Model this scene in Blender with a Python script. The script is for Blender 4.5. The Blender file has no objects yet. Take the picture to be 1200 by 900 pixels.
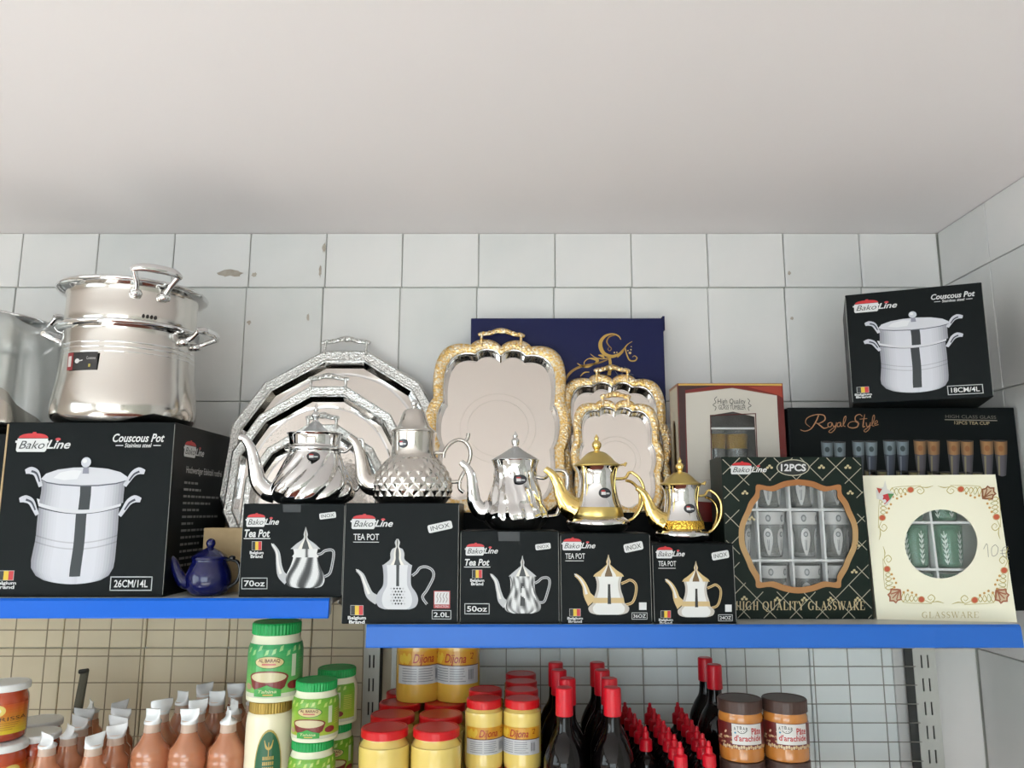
import bpy, bmesh, math, random
from mathutils import Vector, Matrix, Euler
random.seed(7)
SC = bpy.context.scene
COL = SC.collection
PI = math.pi

# ---------------------------------------------------------------- camera
PITCH = math.radians(9.5); FPX = 900.0; CAMZ = 1.70
cam_d = bpy.data.cameras.new('camera'); cam = bpy.data.objects.new('camera', cam_d); COL.objects.link(cam)
cam.location = (0, 0, CAMZ); cam.rotation_euler = (PI/2 + PITCH, 0, 0)
cam_d.sensor_fit = 'HORIZONTAL'; cam_d.sensor_width = 36.0; cam_d.lens = 36.0*FPX/1200.0
cam_d.clip_start = 0.02
SC.camera = cam
# ---------------------------------------------------------------- world, daylight, exposure
W_ = bpy.data.worlds.new('world'); SC.world = W_; W_.use_nodes = True
bg = W_.node_tree.nodes['Background']; bg.inputs[0].default_value = (0.86, 0.93, 1.0, 1); bg.inputs[1].default_value = 1.5
def area(name, loc, rot, sx, sy, power, col):
    l = bpy.data.lights.new(name, 'AREA'); l.shape = 'RECTANGLE'; l.size = sx; l.size_y = sy; l.energy = power; l.color = col
    o = bpy.data.objects.new(name, l); COL.objects.link(o); o.location = loc; o.rotation_euler = rot
    return o
# daylight through the shop front behind the camera and the window in the left wall
area('daylight_shop_front', (-0.75, -3.12, 1.35), (PI/2, 0, 0), 2.7, 1.9, 42, (0.96, 0.98, 1.0))
area('daylight_left_window', (-2.42, -0.55, 1.55), (PI/2, 0, -PI/2), 2.3, 1.3, 23, (0.97, 0.985, 1.0))
sun_d = bpy.data.lights.new('sun', 'SUN'); sun_d.energy = 50; sun_d.angle = math.radians(1.0); sun_d.color = (1.0, 0.985, 0.97)
sun_o = bpy.data.objects.new('sun', sun_d); COL.objects.link(sun_o); sun_o.location = (-6, -6, 7)
sun_o.rotation_euler = Vector((0.42, 0.55, -0.78)).to_track_quat('-Z', 'Y').to_euler()
vs = SC.view_settings
vs.view_transform = 'Standard'; vs.look = 'None'; vs.gamma = 1.0; vs.use_curve_mapping = False
vs.exposure = 0.68

# ---------------------------------------------------------------- helpers
def at(px, py, Y):
    a = (px-600)/FPX; b = (450-py)/FPX
    dy = math.cos(PITCH)-b*math.sin(PITCH); t = Y/dy
    return Vector((a*t, Y, CAMZ+(math.sin(PITCH)+b*math.cos(PITCH))*t))
def lin(c):
    out = []
    for v in c[:3]:
        v = v/255.0
        out.append(v/12.92 if v <= 0.04045 else ((v+0.055)/1.055)**2.4)
    return (out[0], out[1], out[2], 1.0)
MATS = {}
def M(name, col, rough=0.5, metal=0.0, spec=0.5, coat=0.0, trans=0.0, bump=None, var=None, ior=1.45, alpha=1.0):
    """procedural principled material; bump=(kind, scale, strength), var=(scale, other colour, amount)"""
    if name in MATS: return MATS[name]
    m = bpy.data.materials.new(name); m.use_nodes = True
    nt = m.node_tree; b = nt.nodes['Principled BSDF']
    b.inputs['Base Color'].default_value = lin(col); b.inputs['Roughness'].default_value = rough
    b.inputs['Metallic'].default_value = metal; b.inputs['Specular IOR Level'].default_value = spec
    b.inputs['Coat Weight'].default_value = coat; b.inputs['Coat Roughness'].default_value = 0.06
    b.inputs['Transmission Weight'].default_value = trans; b.inputs['IOR'].default_value = ior; b.inputs['Alpha'].default_value = alpha
    if bump or var:
        tc = nt.nodes.new('ShaderNodeTexCoord')
    if bump:
        kind, sc, st = bump
        if kind == 'voronoi':
            t = nt.nodes.new('ShaderNodeTexVoronoi'); t.inputs['Scale'].default_value = sc; out = t.outputs['Distance']
        elif kind == 'wave':
            t = nt.nodes.new('ShaderNodeTexWave'); t.inputs['Scale'].default_value = sc; t.inputs['Distortion'].default_value = 0.3; out = t.outputs['Fac']
        else:
            t = nt.nodes.new('ShaderNodeTexNoise'); t.inputs['Scale'].default_value = sc; t.inputs['Detail'].default_value = 3; out = t.outputs['Fac']
        nt.links.new(tc.outputs['Object'], t.inputs['Vector'])
        bp = nt.nodes.new('ShaderNodeBump'); bp.inputs['Strength'].default_value = st; bp.inputs['Distance'].default_value = 0.003
        nt.links.new(out, bp.inputs['Height']); nt.links.new(bp.outputs['Normal'], b.inputs['Normal'])
    if var:
        sc, c2, amt = var
        n = nt.nodes.new('ShaderNodeTexNoise'); n.inputs['Scale'].default_value = sc; n.inputs['Detail'].default_value = 4
        nt.links.new(tc.outputs['Object'], n.inputs['Vector'])
        rp = nt.nodes.new('ShaderNodeMapRange'); rp.inputs[1].default_value = 0.42; rp.inputs[2].default_value = 0.68; rp.inputs[4].default_value = amt
        nt.links.new(n.outputs['Fac'], rp.inputs[0])
        mx = nt.nodes.new('ShaderNodeMix'); mx.data_type = 'RGBA'
        mx.inputs[6].default_value = lin(col); mx.inputs[7].default_value = lin(c2)
        nt.links.new(rp.outputs[0], mx.inputs[0]); nt.links.new(mx.outputs[2], b.inputs['Base Color'])
    MATS[name] = m
    return m
def print_mat(name, rough=0.35, coat=0.0, metal=0.0):
    if name in MATS: return MATS[name]
    m = bpy.data.materials.new(name); m.use_nodes = True; nt = m.node_tree; b = nt.nodes['Principled BSDF']
    a = nt.nodes.new('ShaderNodeVertexColor'); a.layer_name = 'Col'
    nt.links.new(a.outputs['Color'], b.inputs['Base Color'])
    b.inputs['Roughness'].default_value = rough; b.inputs['Coat Weight'].default_value = coat; b.inputs['Metallic'].default_value = metal
    b.inputs['Coat Roughness'].default_value = 0.06
    MATS[name] = m; return m
def clear_mat(name, col, refl=0.12, tint=0.9, milky=0.0, rough=0.03, mcol=(235, 238, 238)):
    """thin clear glass or film: see-through, with a sheen that grows at grazing angles"""
    if name in MATS: return MATS[name]
    m = bpy.data.materials.new(name); m.use_nodes = True; nt = m.node_tree
    for n in list(nt.nodes): nt.nodes.remove(n)
    o = nt.nodes.new('ShaderNodeOutputMaterial'); tr = nt.nodes.new('ShaderNodeBsdfTransparent'); gl = nt.nodes.new('ShaderNodeBsdfGlossy')
    c = lin(col); tr.inputs[0].default_value = (c[0]*tint, c[1]*tint, c[2]*tint, 1); gl.inputs['Roughness'].default_value = rough
    lw = nt.nodes.new('ShaderNodeLayerWeight'); lw.inputs[0].default_value = 0.35
    mr = nt.nodes.new('ShaderNodeMapRange'); mr.inputs[3].default_value = refl; mr.inputs[4].default_value = 0.75
    nt.links.new(lw.outputs['Facing'], mr.inputs[0])
    mx = nt.nodes.new('ShaderNodeMixShader'); nt.links.new(mr.outputs[0], mx.inputs[0]); nt.links.new(tr.outputs[0], mx.inputs[1]); nt.links.new(gl.outputs[0], mx.inputs[2])
    last = mx
    if milky > 0:
        df = nt.nodes.new('ShaderNodeBsdfDiffuse'); df.inputs[0].default_value = lin(mcol)
        m2 = nt.nodes.new('ShaderNodeMixShader'); m2.inputs[0].default_value = milky
        nt.links.new(mx.outputs[0], m2.inputs[1]); nt.links.new(df.outputs[0], m2.inputs[2]); last = m2
    nt.links.new(last.outputs[0], o.inputs[0])
    MATS[name] = m; return m

PRINT_ALB = .68      # printed paper is no brighter than white paper
class MB:
    """collects geometry for ONE mesh"""
    def __init__(s): s.v = []; s.f = []; s.c = []; s.col = None
    def addv(s, p): s.v.append((p[0], p[1], p[2])); return len(s.v)-1
    def face(s, idx, col=None): s.f.append(tuple(idx)); s.c.append(col)
    def box(s, x0, y0, z0, x1, y1, z1, col=None):
        i = len(s.v)
        for z in (z0, z1):
            for (x, y) in ((x0, y0), (x1, y0), (x1, y1), (x0, y1)): s.v.append((x, y, z))
        for q in ((0,3,2,1),(4,5,6,7),(0,1,5,4),(1,2,6,5),(2,3,7,6),(3,0,4,7)): s.face([i+k for k in q], col)
    def bbox(s, x0, y0, z0, x1, y1, z1, b):
        """box with chamfered edges"""
        bm = bmesh.new(); bmesh.ops.create_cube(bm, size=1)
        for v in bm.verts: v.co = Vector((x0+(v.co.x+.5)*(x1-x0), y0+(v.co.y+.5)*(y1-y0), z0+(v.co.z+.5)*(z1-z0)))
        bmesh.ops.bevel(bm, geom=list(bm.edges), offset=b, segments=1, affect='EDGES')
        i = len(s.v); bm.verts.index_update()
        for v in bm.verts: s.v.append(tuple(v.co))
        for f in bm.faces: s.face([i+v.index for v in f.verts])
        bm.free()
    def loft(s, rings, closed=True, cap0=False, cap1=False, split=False):
        n = len(rings[0]); idx = []
        if not split:
            for r in rings: idx.append([s.addv(p) for p in r])
            pairs = [(idx[k], idx[k+1]) for k in range(len(rings)-1)]
        else:
            pairs = [([s.addv(p) for p in rings[k]], [s.addv(p) for p in rings[k+1]]) for k in range(len(rings)-1)]
            idx = [pairs[0][0], pairs[-1][1]]
        for a, b in pairs:
            for j in range(n if closed else n-1):
                k = (j+1) % n; s.face((a[j], a[k], b[k], b[j]))
        if cap0: s.face([s.addv(p) for p in reversed(rings[0])])
        if cap1: s.face([s.addv(p) for p in rings[-1]])
    def lathe(s, prof, n=48, mod=None, o=(0,0,0), cap=True):
        rings = []
        for i, (r, z) in enumerate(prof):
            ring = []
            for j in range(n):
                th = 2*PI*j/n; rr = max(r, 1e-5)
                if mod: rr = rr*mod(th, z, i)
                ring.append((o[0]+rr*math.cos(th), o[1]+rr*math.sin(th), o[2]+z))
            rings.append(ring)
        s.loft(rings, cap0=cap and prof[0][0] > 1e-4, cap1=cap and prof[-1][0] > 1e-4)
    def tube(s, pts, rad, n=10, caps=True, flat=1.0, smooth=6):
        P, R = spline(pts, rad, smooth)
        rings = []; T0 = None; N = None
        for i, p in enumerate(P):
            t = (P[min(i+1, len(P)-1)]-P[max(i-1, 0)]).normalized()
            if N is None:
                up = Vector((0, 1, 0)) if abs(t.y) < 0.9 else Vector((1, 0, 0))
                N = (up-t*up.dot(t)).normalized()
            else:
                N = (N-t*N.dot(t)).normalized()
            B = t.cross(N)
            rings.append([p+(N*math.cos(2*PI*j/n)*flat+B*math.sin(2*PI*j/n))*R[i] for j in range(n)])
        s.loft(rings, cap0=caps, cap1=caps)
    def build(s, name, mat, parent=None, smooth=False, loc=None, rot=None, bevel=None, solid=None):
        me = bpy.data.meshes.new(name); me.from_pydata(s.v, [], s.f)
        me.materials.append(mat)
        if any(c is not None for c in s.c):
            ca = me.color_attributes.new('Col', 'FLOAT_COLOR', 'CORNER'); k = 0
            buf = []
            for f, c in zip(s.f, s.c):
                c = c or (255, 255, 255)
                if isinstance(c, list): 
                    for q in c: buf.extend(lin(q))
                else: q = lin(c); buf.extend([q[0]*PRINT_ALB, q[1]*PRINT_ALB, q[2]*PRINT_ALB, 1.0]*len(f))
            ca.data.foreach_set('color', buf)
        me.update()
        if smooth:
            me.polygons.foreach_set('use_smooth', [True]*len(me.polygons))
        o = bpy.data.objects.new(name, me); COL.objects.link(o)
        if parent: o.parent = parent
        if loc: o.location = loc
        if rot: o.rotation_euler = rot
        if solid:
            md = o.modifiers.new('solid', 'SOLIDIFY'); md.thickness = solid; md.offset = -1
        return o
def spline(pts, rad, k):
    pts = [Vector(p) for p in pts]
    if not hasattr(rad, '__len__'): rad = [rad]*len(pts)
    if k <= 1 or len(pts) < 3: return pts, list(rad)
    P = []; R = []; n = len(pts)
    for i in range(n-1):
        p0 = pts[max(i-1, 0)]; p1 = pts[i]; p2 = pts[i+1]; p3 = pts[min(i+2, n-1)]
        for j in range(k):
            t = j/k
            P.append(0.5*((2*p1)+(p2-p0)*t+(2*p0-5*p1+4*p2-p3)*t*t+(3*p1-p0-3*p2+p3)*t**3)); R.append(rad[i]+(rad[i+1]-rad[i])*t)
    P.append(pts[-1]); R.append(rad[-1])
    return P, R
def smooth_prof(prof, k=5):
    P, _ = spline([(r, z, 0) for r, z in prof], 1.0, k)
    return [(max(p.x, 0), p.y) for p in P]
def tag(o, label, cat, group=None, kind=None):
    if label: o['label'] = label
    if cat: o['category'] = cat
    if group: o['group'] = group
    if kind: o['kind'] = kind
    return o
def thing(name, label, cat, loc=(0,0,0), rot=(0,0,0), group=None):
    o = bpy.data.objects.new(name, None); COL.objects.link(o); o.empty_display_size = 0.05
    o.location = loc; o.rotation_euler = rot
    return tag(o, label, cat, group)
def dup(root, loc, rot=None, label=None, group=None):
    r = root.copy(); COL.objects.link(r); r.location = loc
    if rot is not None: r.rotation_euler = rot
    if label: r['label'] = label
    if group: r['group'] = group
    for ch in list(root.children):
        c = ch.copy(); COL.objects.link(c); c.parent = r
        for g in list(ch.children):
            d = g.copy(); COL.objects.link(d); d.parent = c
    return r
ORD = ['first', 'second', 'third', 'fourth', 'fifth', 'sixth', 'seventh', 'eighth', 'ninth', 'tenth', 'eleventh', 'twelfth']

# ---------------------------------------------------------------- flat print
_tc = {}
def text_mesh(s, shear, bold):
    k = (s, shear, bold)
    if k in _tc: return _tc[k]
    c = bpy.data.curves.new('lettering', 'FONT'); c.body = s; c.size = 1; c.shear = shear; c.offset = bold; c.resolution_u = 3
    o = bpy.data.objects.new('lettering', c)
    me = o.to_mesh(); V = [(v.co.x, v.co.y) for v in me.vertices]; F = [tuple(p.vertices) for p in me.polygons]
    o.to_mesh_clear(); bpy.data.objects.remove(o); bpy.data.curves.remove(c)
    x0 = min(v[0] for v in V); x1 = max(v[0] for v in V); y0 = min(v[1] for v in V); y1 = max(v[1] for v in V)
    _tc[k] = ([((x-x0)/(x1-x0), (y-y0)/(y1-y0)) for x, y in V], F)
    return _tc[k]
class Face:
    """front face of a carton: photograph pixels of its four corners <-> metres on the face"""
    def __init__(s, W, H, TL, TR, BR, BL): s.W = W; s.H = H; s.q = (TL, TR, BR, BL)
    def st(s, px, py):
        TL, TR, BR, BL = s.q; u = v = 0.5
        for _ in range(12):
            yt = TL[1]+(TR[1]-TL[1])*u; yb = BL[1]+(BR[1]-BL[1])*u; v = (py-yt)/(yb-yt)
            xl = TL[0]+(BL[0]-TL[0])*v; xr = TR[0]+(BR[0]-TR[0])*v; u = (px-xl)/(xr-xl)
        return u, v
    def map(s, x, y, l):
        u, v = s.st(x, y); return ((u-.5)*s.W, -0.0004*l, (1-v)*s.H)
class Norm:
    """normalised face coordinates, x right 0..1, y down 0..1"""
    def __init__(s, W, H): s.W = W; s.H = H
    def map(s, x, y, l): return ((x-.5)*s.W, -0.0004*l, (1-y)*s.H)
class Side(Norm):
    """right side face of a carton (x 0..1 runs front to back), offset w2 = half width"""
    def __init__(s, W, D, H): s.w2 = W/2; s.D = D; s.H = H
    def map(s, x, y, l): return (s.w2+0.0004*l, x*s.D, (1-y)*s.H)
class LSide(Norm):
    def __init__(s, W, D, H): s.w2 = W/2; s.D = D; s.H = H
    def map(s, x, y, l): return (-s.w2-0.0004*l, (1-x)*s.D, (1-y)*s.H)
class Cyl:
    """label on a jar: x in -1..1 over +-half angle, y down 0..1 between z1 and z0; radius function"""
    def __init__(s, r, z0, z1, ha, ax=0.0): s.r = r; s.z0 = z0; s.z1 = z1; s.ha = ha; s.ax = ax
    def map(s, x, y, l):
        z = s.z1+(s.z0-s.z1)*y; r = s.r(z) if callable(s.r) else s.r
        r += 0.0004*l; th = x*s.ha+s.ax
        return (r*math.sin(th), -r*math.cos(th), z)
class Print(MB):
    def __init__(s, fc): super().__init__(); s.fc = fc; s.k = 0
    def poly(s, pts, col, l=1):
        if isinstance(s.fc, Cyl):
            x0 = min(p[0] for p in pts); x1 = max(p[0] for p in pts); n = int(math.ceil((x1-x0)*s.fc.ha/.14))
            if n > 1:       # cut into upright strips that follow the round surface
                for i in range(n):
                    a = x0+(x1-x0)*i/n; b = x0+(x1-x0)*(i+1)/n; q = pts
                    for (lim, sg) in ((a, 1), (b, -1)):
                        out = []
                        for j in range(len(q)):
                            p, r = q[j], q[(j+1) % len(q)]; ip = sg*(p[0]-lim) >= -1e-9; ir = sg*(r[0]-lim) >= -1e-9
                            if ip: out.append(p)
                            if ip != ir: t = (lim-p[0])/(r[0]-p[0]); out.append((lim, p[1]+(r[1]-p[1])*t))
                        q = out
                        if len(q) < 3: break
                    if len(q) >= 3: s.face([s.addv(s.fc.map(x, y, l)) for x, y in q], col)
                return
        s.face([s.addv(s.fc.map(x, y, l)) for x, y in pts], col)
    def rect(s, x0, y0, x1, y1, col, l=1, nx=1):
        for i in range(nx):
            a = x0+(x1-x0)*i/nx; b = x0+(x1-x0)*(i+1)/nx
            s.poly([(a, y0), (a, y1), (b, y1), (b, y0)], col, l)
    def frame(s, x0, y0, x1, y1, w, h, col, l=1):
        s.rect(x0, y0, x1, y0+h, col, l); s.rect(x0, y1-h, x1, y1, col, l); s.rect(x0, y0, x0+w, y1, col, l); s.rect(x1-w, y0, x1, y1, col, l)
    def ell(s, cx, cy, rx, ry, col, l=1, n=20, rot=0):
        c, q = math.cos(rot), math.sin(rot)
        s.poly([(cx+rx*math.cos(2*PI*i/n)*c-ry*math.sin(2*PI*i/n)*q, cy+rx*math.cos(2*PI*i/n)*q+ry*math.sin(2*PI*i/n)*c) for i in range(n)], col, l)
    def stroke(s, pts, w, col, l=1, k=6):
        n = len(pts); ws = w if hasattr(w, '__len__') else [w]*n
        P, R = spline([(p[0], p[1], 0) for p in pts], ws, k)
        L = []; Rr = []
        for i, p in enumerate(P):
            t = (P[min(i+1, len(P)-1)]-P[max(i-1, 0)])
            if t.length < 1e-9: t = Vector((1, 0, 0))
            t.normalize(); nn = Vector((-t.y, t.x, 0))*R[i]*0.5
            L.append(p+nn); Rr.append(p-nn)
        a = [s.addv(s.fc.map(p.x, p.y, l)) for p in L]; b = [s.addv(s.fc.map(p.x, p.y, l)) for p in Rr]
        for i in range(len(a)-1): s.face((a[i], a[i+1], b[i+1], b[i]), col)
    def text(s, t, x0, y0, x1, y1, col, l=2, shear=0.0, bold=0.0, rot=0.0):
        V, F = text_mesh(t, shear, bold)
        cx = (x0+x1)/2; cy = (y0+y1)/2; c = math.cos(rot); q = math.sin(rot); base = len(s.v)
        for x, y in V:
            X = x0+(x1-x0)*x-cx; Y = y1-(y1-y0)*y-cy
            s.addv(s.fc.map(cx+X*c-Y*q, cy+X*q+Y*c, l))
        for f in F: s.face([base+i for i in f], col)
    def serif(s, t, x0, y0, x1, y1, col, l=2):
        W_ = {'I': .42, 'L': .78, 'E': .8, 'S': .68, 'T': .82, 'A': .95, 'W': 1.25, 'Q': 1.02, 'G': 1.0, ' ': .4}
        tot = sum(W_.get(c, .92)+.10 for c in t)-.10; k = (x1-x0)/tot; h = y1-y0; x = x0
        tk, tn = .15*h, .055*h
        def v(a, th=tk, ya=0.0, yb=1.0): s.stroke([(x+a*k, y0+ya*h), (x+a*k, y0+yb*h)], th, col, l, 1)
        def hz(a, b, y, th=tn): s.stroke([(x+a*k, y0+y*h), (x+b*k, y0+y*h)], th, col, l, 1)
        def ln(a, ya, b, yb, th): s.stroke([(x+a*k, y0+ya*h), (x+b*k, y0+yb*h)], th, col, l, 1)
        def cv(pts, ws): s.stroke([(x+a*k, y0+b*h) for a, b in pts], [q*h for q in ws], col, l, 5)
        def sf(a, y): hz(a-.14, a+.14, y)
        for c in t:
            if c in 'HIULTYREPKN':
                pass
            if c == 'H': v(.2); v(.72); hz(.2, .72, .5); [sf(a, y) for a in (.2, .72) for y in (.02, .98)]
            elif c == 'I': v(.21); sf(.21, .02); sf(.21, .98)
            elif c == 'L': v(.2); sf(.2, .02); hz(.08, .72, .97); ln(.72, .98, .75, .7, tn)
            elif c == 'E': v(.2); hz(.08, .72, .03); hz(.08, .74, .97); hz(.2, .55, .5); ln(.72, .02, .72, .25, tn); ln(.74, .98, .76, .72, tn)
            elif c == 'T': v(.41); hz(.04, .78, .03); ln(.05, .02, .03, .27, tn); ln(.77, .02, .79, .27, tn); sf(.41, .98)
            elif c == 'Y': ln(.12, .03, .45, .55, tk); ln(.8, .03, .45, .55, tn); v(.45, tk, .5, 1); sf(.12, .02); sf(.8, .02); sf(.45, .98)
            elif c == 'U': cv([(.2, .02), (.2, .6), (.28, .9), (.48, .98), (.66, .88), (.73, .6), (.73, .02)], [.15, .15, .13, .07, .06, .055, .055]); sf(.2, .02); sf(.73, .02)
            elif c == 'A': ln(.14, .98, .46, .02, tn); ln(.44, .0, .8, .98, tk); hz(.28, .64, .64); sf(.14, .98); sf(.8, .98)
            elif c == 'W': ln(.1, .03, .4, .98, tk); ln(.4, .98, .62, .05, tn); ln(.6, .05, .88, .98, tk); ln(.88, .98, 1.15, .03, tn); sf(.1, .02); sf(.6, .02); sf(1.12, .02)
            elif c == 'R': v(.2); cv([(.2, .04), (.5, .04), (.66, .25), (.5, .48), (.2, .5)], [.06, .08, .15, .08, .06]); ln(.42, .5, .8, .98, tk); sf(.2, .02); sf(.2, .98); sf(.84, .98)
            elif c == 'S': cv([(.58, .25), (.5, .05), (.28, .03), (.13, .2), (.2, .42), (.46, .56), (.56, .76), (.42, .95), (.2, .95), (.1, .74)], [.05, .06, .08, .13, .14, .15, .13, .09, .07, .05])
            elif c in 'GQ':
                cv([(.8, .24), (.68, .06), (.46, .02), (.2, .18), (.1, .5), (.2, .82), (.46, .98), (.7, .92)], [.05, .06, .07, .13, .16, .13, .07, .06]) if c == 'G' else cv([(.5, .02), (.2, .18), (.1, .5), (.2, .82), (.5, .98), (.8, .82), (.9, .5), (.8, .18), (.5, .02)], [.06, .12, .16, .12, .06, .12, .16, .12, .06])
                if c == 'G': v(.76, tk, .56, .95); sf(.76, .56)
                else: cv([(.48, .96), (.66, 1.12), (.95, 1.18)], [.08, .12, .04])
            x += (W_.get(c, .92)+.10)*k
    def lathe2d(s, prof, cx, yb, shade, l=1, nc=14, lean=0.0):
        """picture of a turned body: prof = (half width, height up from yb)"""
        for i in range(len(prof)-1):
            (r0, h0), (r1, h1) = prof[i], prof[i+1]
            for j in range(nc):
                u0 = -1+2*j/nc; u1 = -1+2*(j+1)/nc
                s.poly([(cx+u0*r0+lean*h0, yb-h0), (cx+u1*r0+lean*h0, yb-h0), (cx+u1*r1+lean*h1, yb-h1), (cx+u0*r1+lean*h1, yb-h1)], shade((u0+u1)/2, i), l)

# ================================================================ THE ROOM
WALLY = 1.93; XR = 1.118; ZC = 2.426; XL = -2.36; YB = -3.05
ZL = CAMZ-0.158; ZR = CAMZ-0.205            # top of the left and right upper shelf
ZLL = CAMZ-0.615; ZLR = CAMZ-0.590          # lower shelves
tile_m = M('wall_tile', (220, 217, 215), 0.42, var=(2.3, (204, 206, 204), 0.8), bump=('noise', 9, 0.12))
tile_m2 = M('wall_tile_b', (215, 213, 211), 0.42, var=(2.9, (196, 199, 196), 0.8), bump=('noise', 8, 0.12))
tile_lit_m = M('wall_tile_lit', (238, 242, 242), 0.42, var=(2.3, (222, 228, 228), 0.8), bump=('noise', 9, 0.12))  # tile colour lifted to stand in for light reaching under the right shelf
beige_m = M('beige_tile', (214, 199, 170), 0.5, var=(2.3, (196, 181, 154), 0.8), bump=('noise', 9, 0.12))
grout_m = M('grout', (178, 179, 172), 0.9, var=(6, (140, 138, 130), 0.7))
ceil_m = M('ceiling_paint', (238, 232, 232), 0.9, bump=('noise', 5, 0.08))
floor_m = M('floor_tile', (214, 206, 200), 0.4, var=(3, (204, 194, 186), 0.6))
plain_m = M('room_paint', (206, 198, 190), 0.8, var=(1.2, (196, 186, 178), 0.5))
def struct(name, mb, mat, parent=None):
    o = mb.build(name, mat, parent)
    if parent is None: o['kind'] = 'structure'
    return o
b = MB(); b.box(XL-.1, YB-.1, -.1, XR+.1, WALLY+.1, 0); floor_o = struct('floor', b, floor_m)
b = MB(); b.bbox(-1.3, -.1, 0, .95, 1.15, .008, .002); b.build('mat', M('added_bounce_mat', (128, 62, 44), .8, var=(40, (108, 50, 36), .6)), floor_o)  # unseen mat, added for brown reflections in the chrome and a warmer ceiling
b = MB(); b.box(XL-.1, YB-.1, ZC, XR+.1, WALLY+.1, ZC+.1); struct('ceiling', b, ceil_m)
b = MB(); b.box(XL-.1, WALLY+.007, 0, XR+.1, WALLY+.1, ZC); wall_back = struct('wall_back', b, grout_m)
b = MB(); b.box(XR+.007, YB, 0, XR+.1, WALLY+.007, ZC); wall_right = struct('wall_right', b, grout_m)
# tiles, 20 x 30 cm, each a piece of its wall
def tile_mesh(w, h):
    t = MB(); t.bbox(.001, 0, .001, w-.0012, .009, h-.0012, .0016); return t
ROWS = [2.278-0.3*k for k in range(8)]
cache = {}
def put_tile(parent, mat, w, h, loc, rotz=0.0):
    key = (round(w, 3), round(h, 3), mat.name)
    if key not in cache:
        o = tile_mesh(w, h).build('tile', mat, parent); cache[key] = o.data
    else:
        o = bpy.data.objects.new('tile', cache[key]); COL.objects.link(o); o.parent = parent
    o.location = (loc[0], loc[1]+random.uniform(-.0006, .0006), loc[2]); o.rotation_euler = (random.uniform(-.002, .002), random.uniform(-.0015, .0015), rotz)
xs = [.913-.2*k for k in range(17)]
for r, z in enumerate([2.278]+[2.278-.3*(k+1) for k in range(7)]):
    h = .3 if r else ZC-2.278
    off = 0.0 if r == 0 else random.uniform(-.006, .006)
    for x in xs:
        put_tile(wall_back, beige_m if (z < 1.45 and x < -.4) else tile_lit_m if z < 1.45 and x < .8 else random.choice((tile_m, tile_m, tile_m2)), .2, h, (x+off if x > -2.2 else x, WALLY, z))
    put_tile(wall_back, tile_m, XR-.913-.007, h, (.913+.007, WALLY, z))
    for k in range(6):      # right wall, tiles run towards the room
        put_tile(wall_right, random.choice((tile_m, tile_m2)), .2, h, (XR, WALLY-.2*k-.004, z), -PI/2)
# chipped paint patches on the tiles
chip = M('bare_plaster', (176, 166, 154), 0.9, var=(40, (150, 138, 124), .8))
def patch(name, px, py, w, h, seed):
    rnd = random.Random(seed); c = at(px, py, WALLY-.0012); m = MB(); n = 16
    ids = [m.addv((c.x+w*math.cos(2*PI*i/n)*rnd.uniform(.55, 1.1), c.y, c.z+h*math.sin(2*PI*i/n)*rnd.uniform(.5, 1.1))) for i in range(n)]
    m.face(list(reversed(ids))); m.build(name, chip, wall_back, solid=.0006)
for i, (px, py, w, h) in enumerate([(270, 320, .034, .012), (298, 322, .008, .008), (292, 378, .006, .007), (361, 372, .004, .012), (380, 290, .006, .016), (375, 318, .004, .02), (925, 320, .005, .006), (928, 373, .005, .006)]):
    patch('chipped_spot', px, py, w, h, i)
# back of the shop, behind the camera: shop front glazing and a window in the left wall
b = MB()
b.box(XL-.1, YB-.1, 0, -2.15, YB, ZC); b.box(.65, YB-.1, 0, XR+.1, YB, ZC); b.box(-2.15, YB-.1, 0, .65, YB, .35); b.box(-2.15, YB-.1, 2.33, .65, YB, ZC)
struct('wall_front', b, plain_m)
b = MB()
b.box(XL-.1, YB, 0, XL, -1.75, ZC); b.box(XL-.1, .65, 0, XL, WALLY+.007, ZC); b.box(XL-.1, -1.75, 0, XL, .65, .85); b.box(XL-.1, -1.75, 2.25, XL, .65, ZC)
struct('wall_left', b, plain_m)
alu = M('window_aluminium', (190, 192, 194), .35, .6)
pane_m = clear_mat('window_glass', (245, 250, 250), .05, .98)
b = MB()
for x in (-2.15, -1.23, -.3, .61): b.box(x, YB-.06, .35, x+.04, YB-.02, 2.33)
b.box(-2.15, YB-.06, .35, .65, YB-.02, .39); b.box(-2.15, YB-.06, 2.29, .65, YB-.02, 2.33)
w1 = struct('window_1', b, alu)
for x0, x1 in ((-2.11, -1.23), (-1.19, -.3), (-.26, .61)):
    b = MB(); b.box(x0, YB-.043, .39, x1, YB-.037, 2.29); b.build('pane', pane_m, w1)
b = MB()
for y in (-1.75, -.57, .61): b.box(XL-.06, y, .85, XL-.02, y+.04, 2.25)
b.box(XL-.06, -1.75, .85, XL-.02, .65, .89); b.box(XL-.06, -1.75, 2.21, XL-.02, .65, 2.25)
w2 = struct('window_2', b, alu)
for y0, y1 in ((-1.71, -.57), (-.53, .61)):
    b = MB(); b.box(XL-.043, y0, .89, XL-.037, y1, 2.21); b.build('pane', pane_m, w2)

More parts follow.
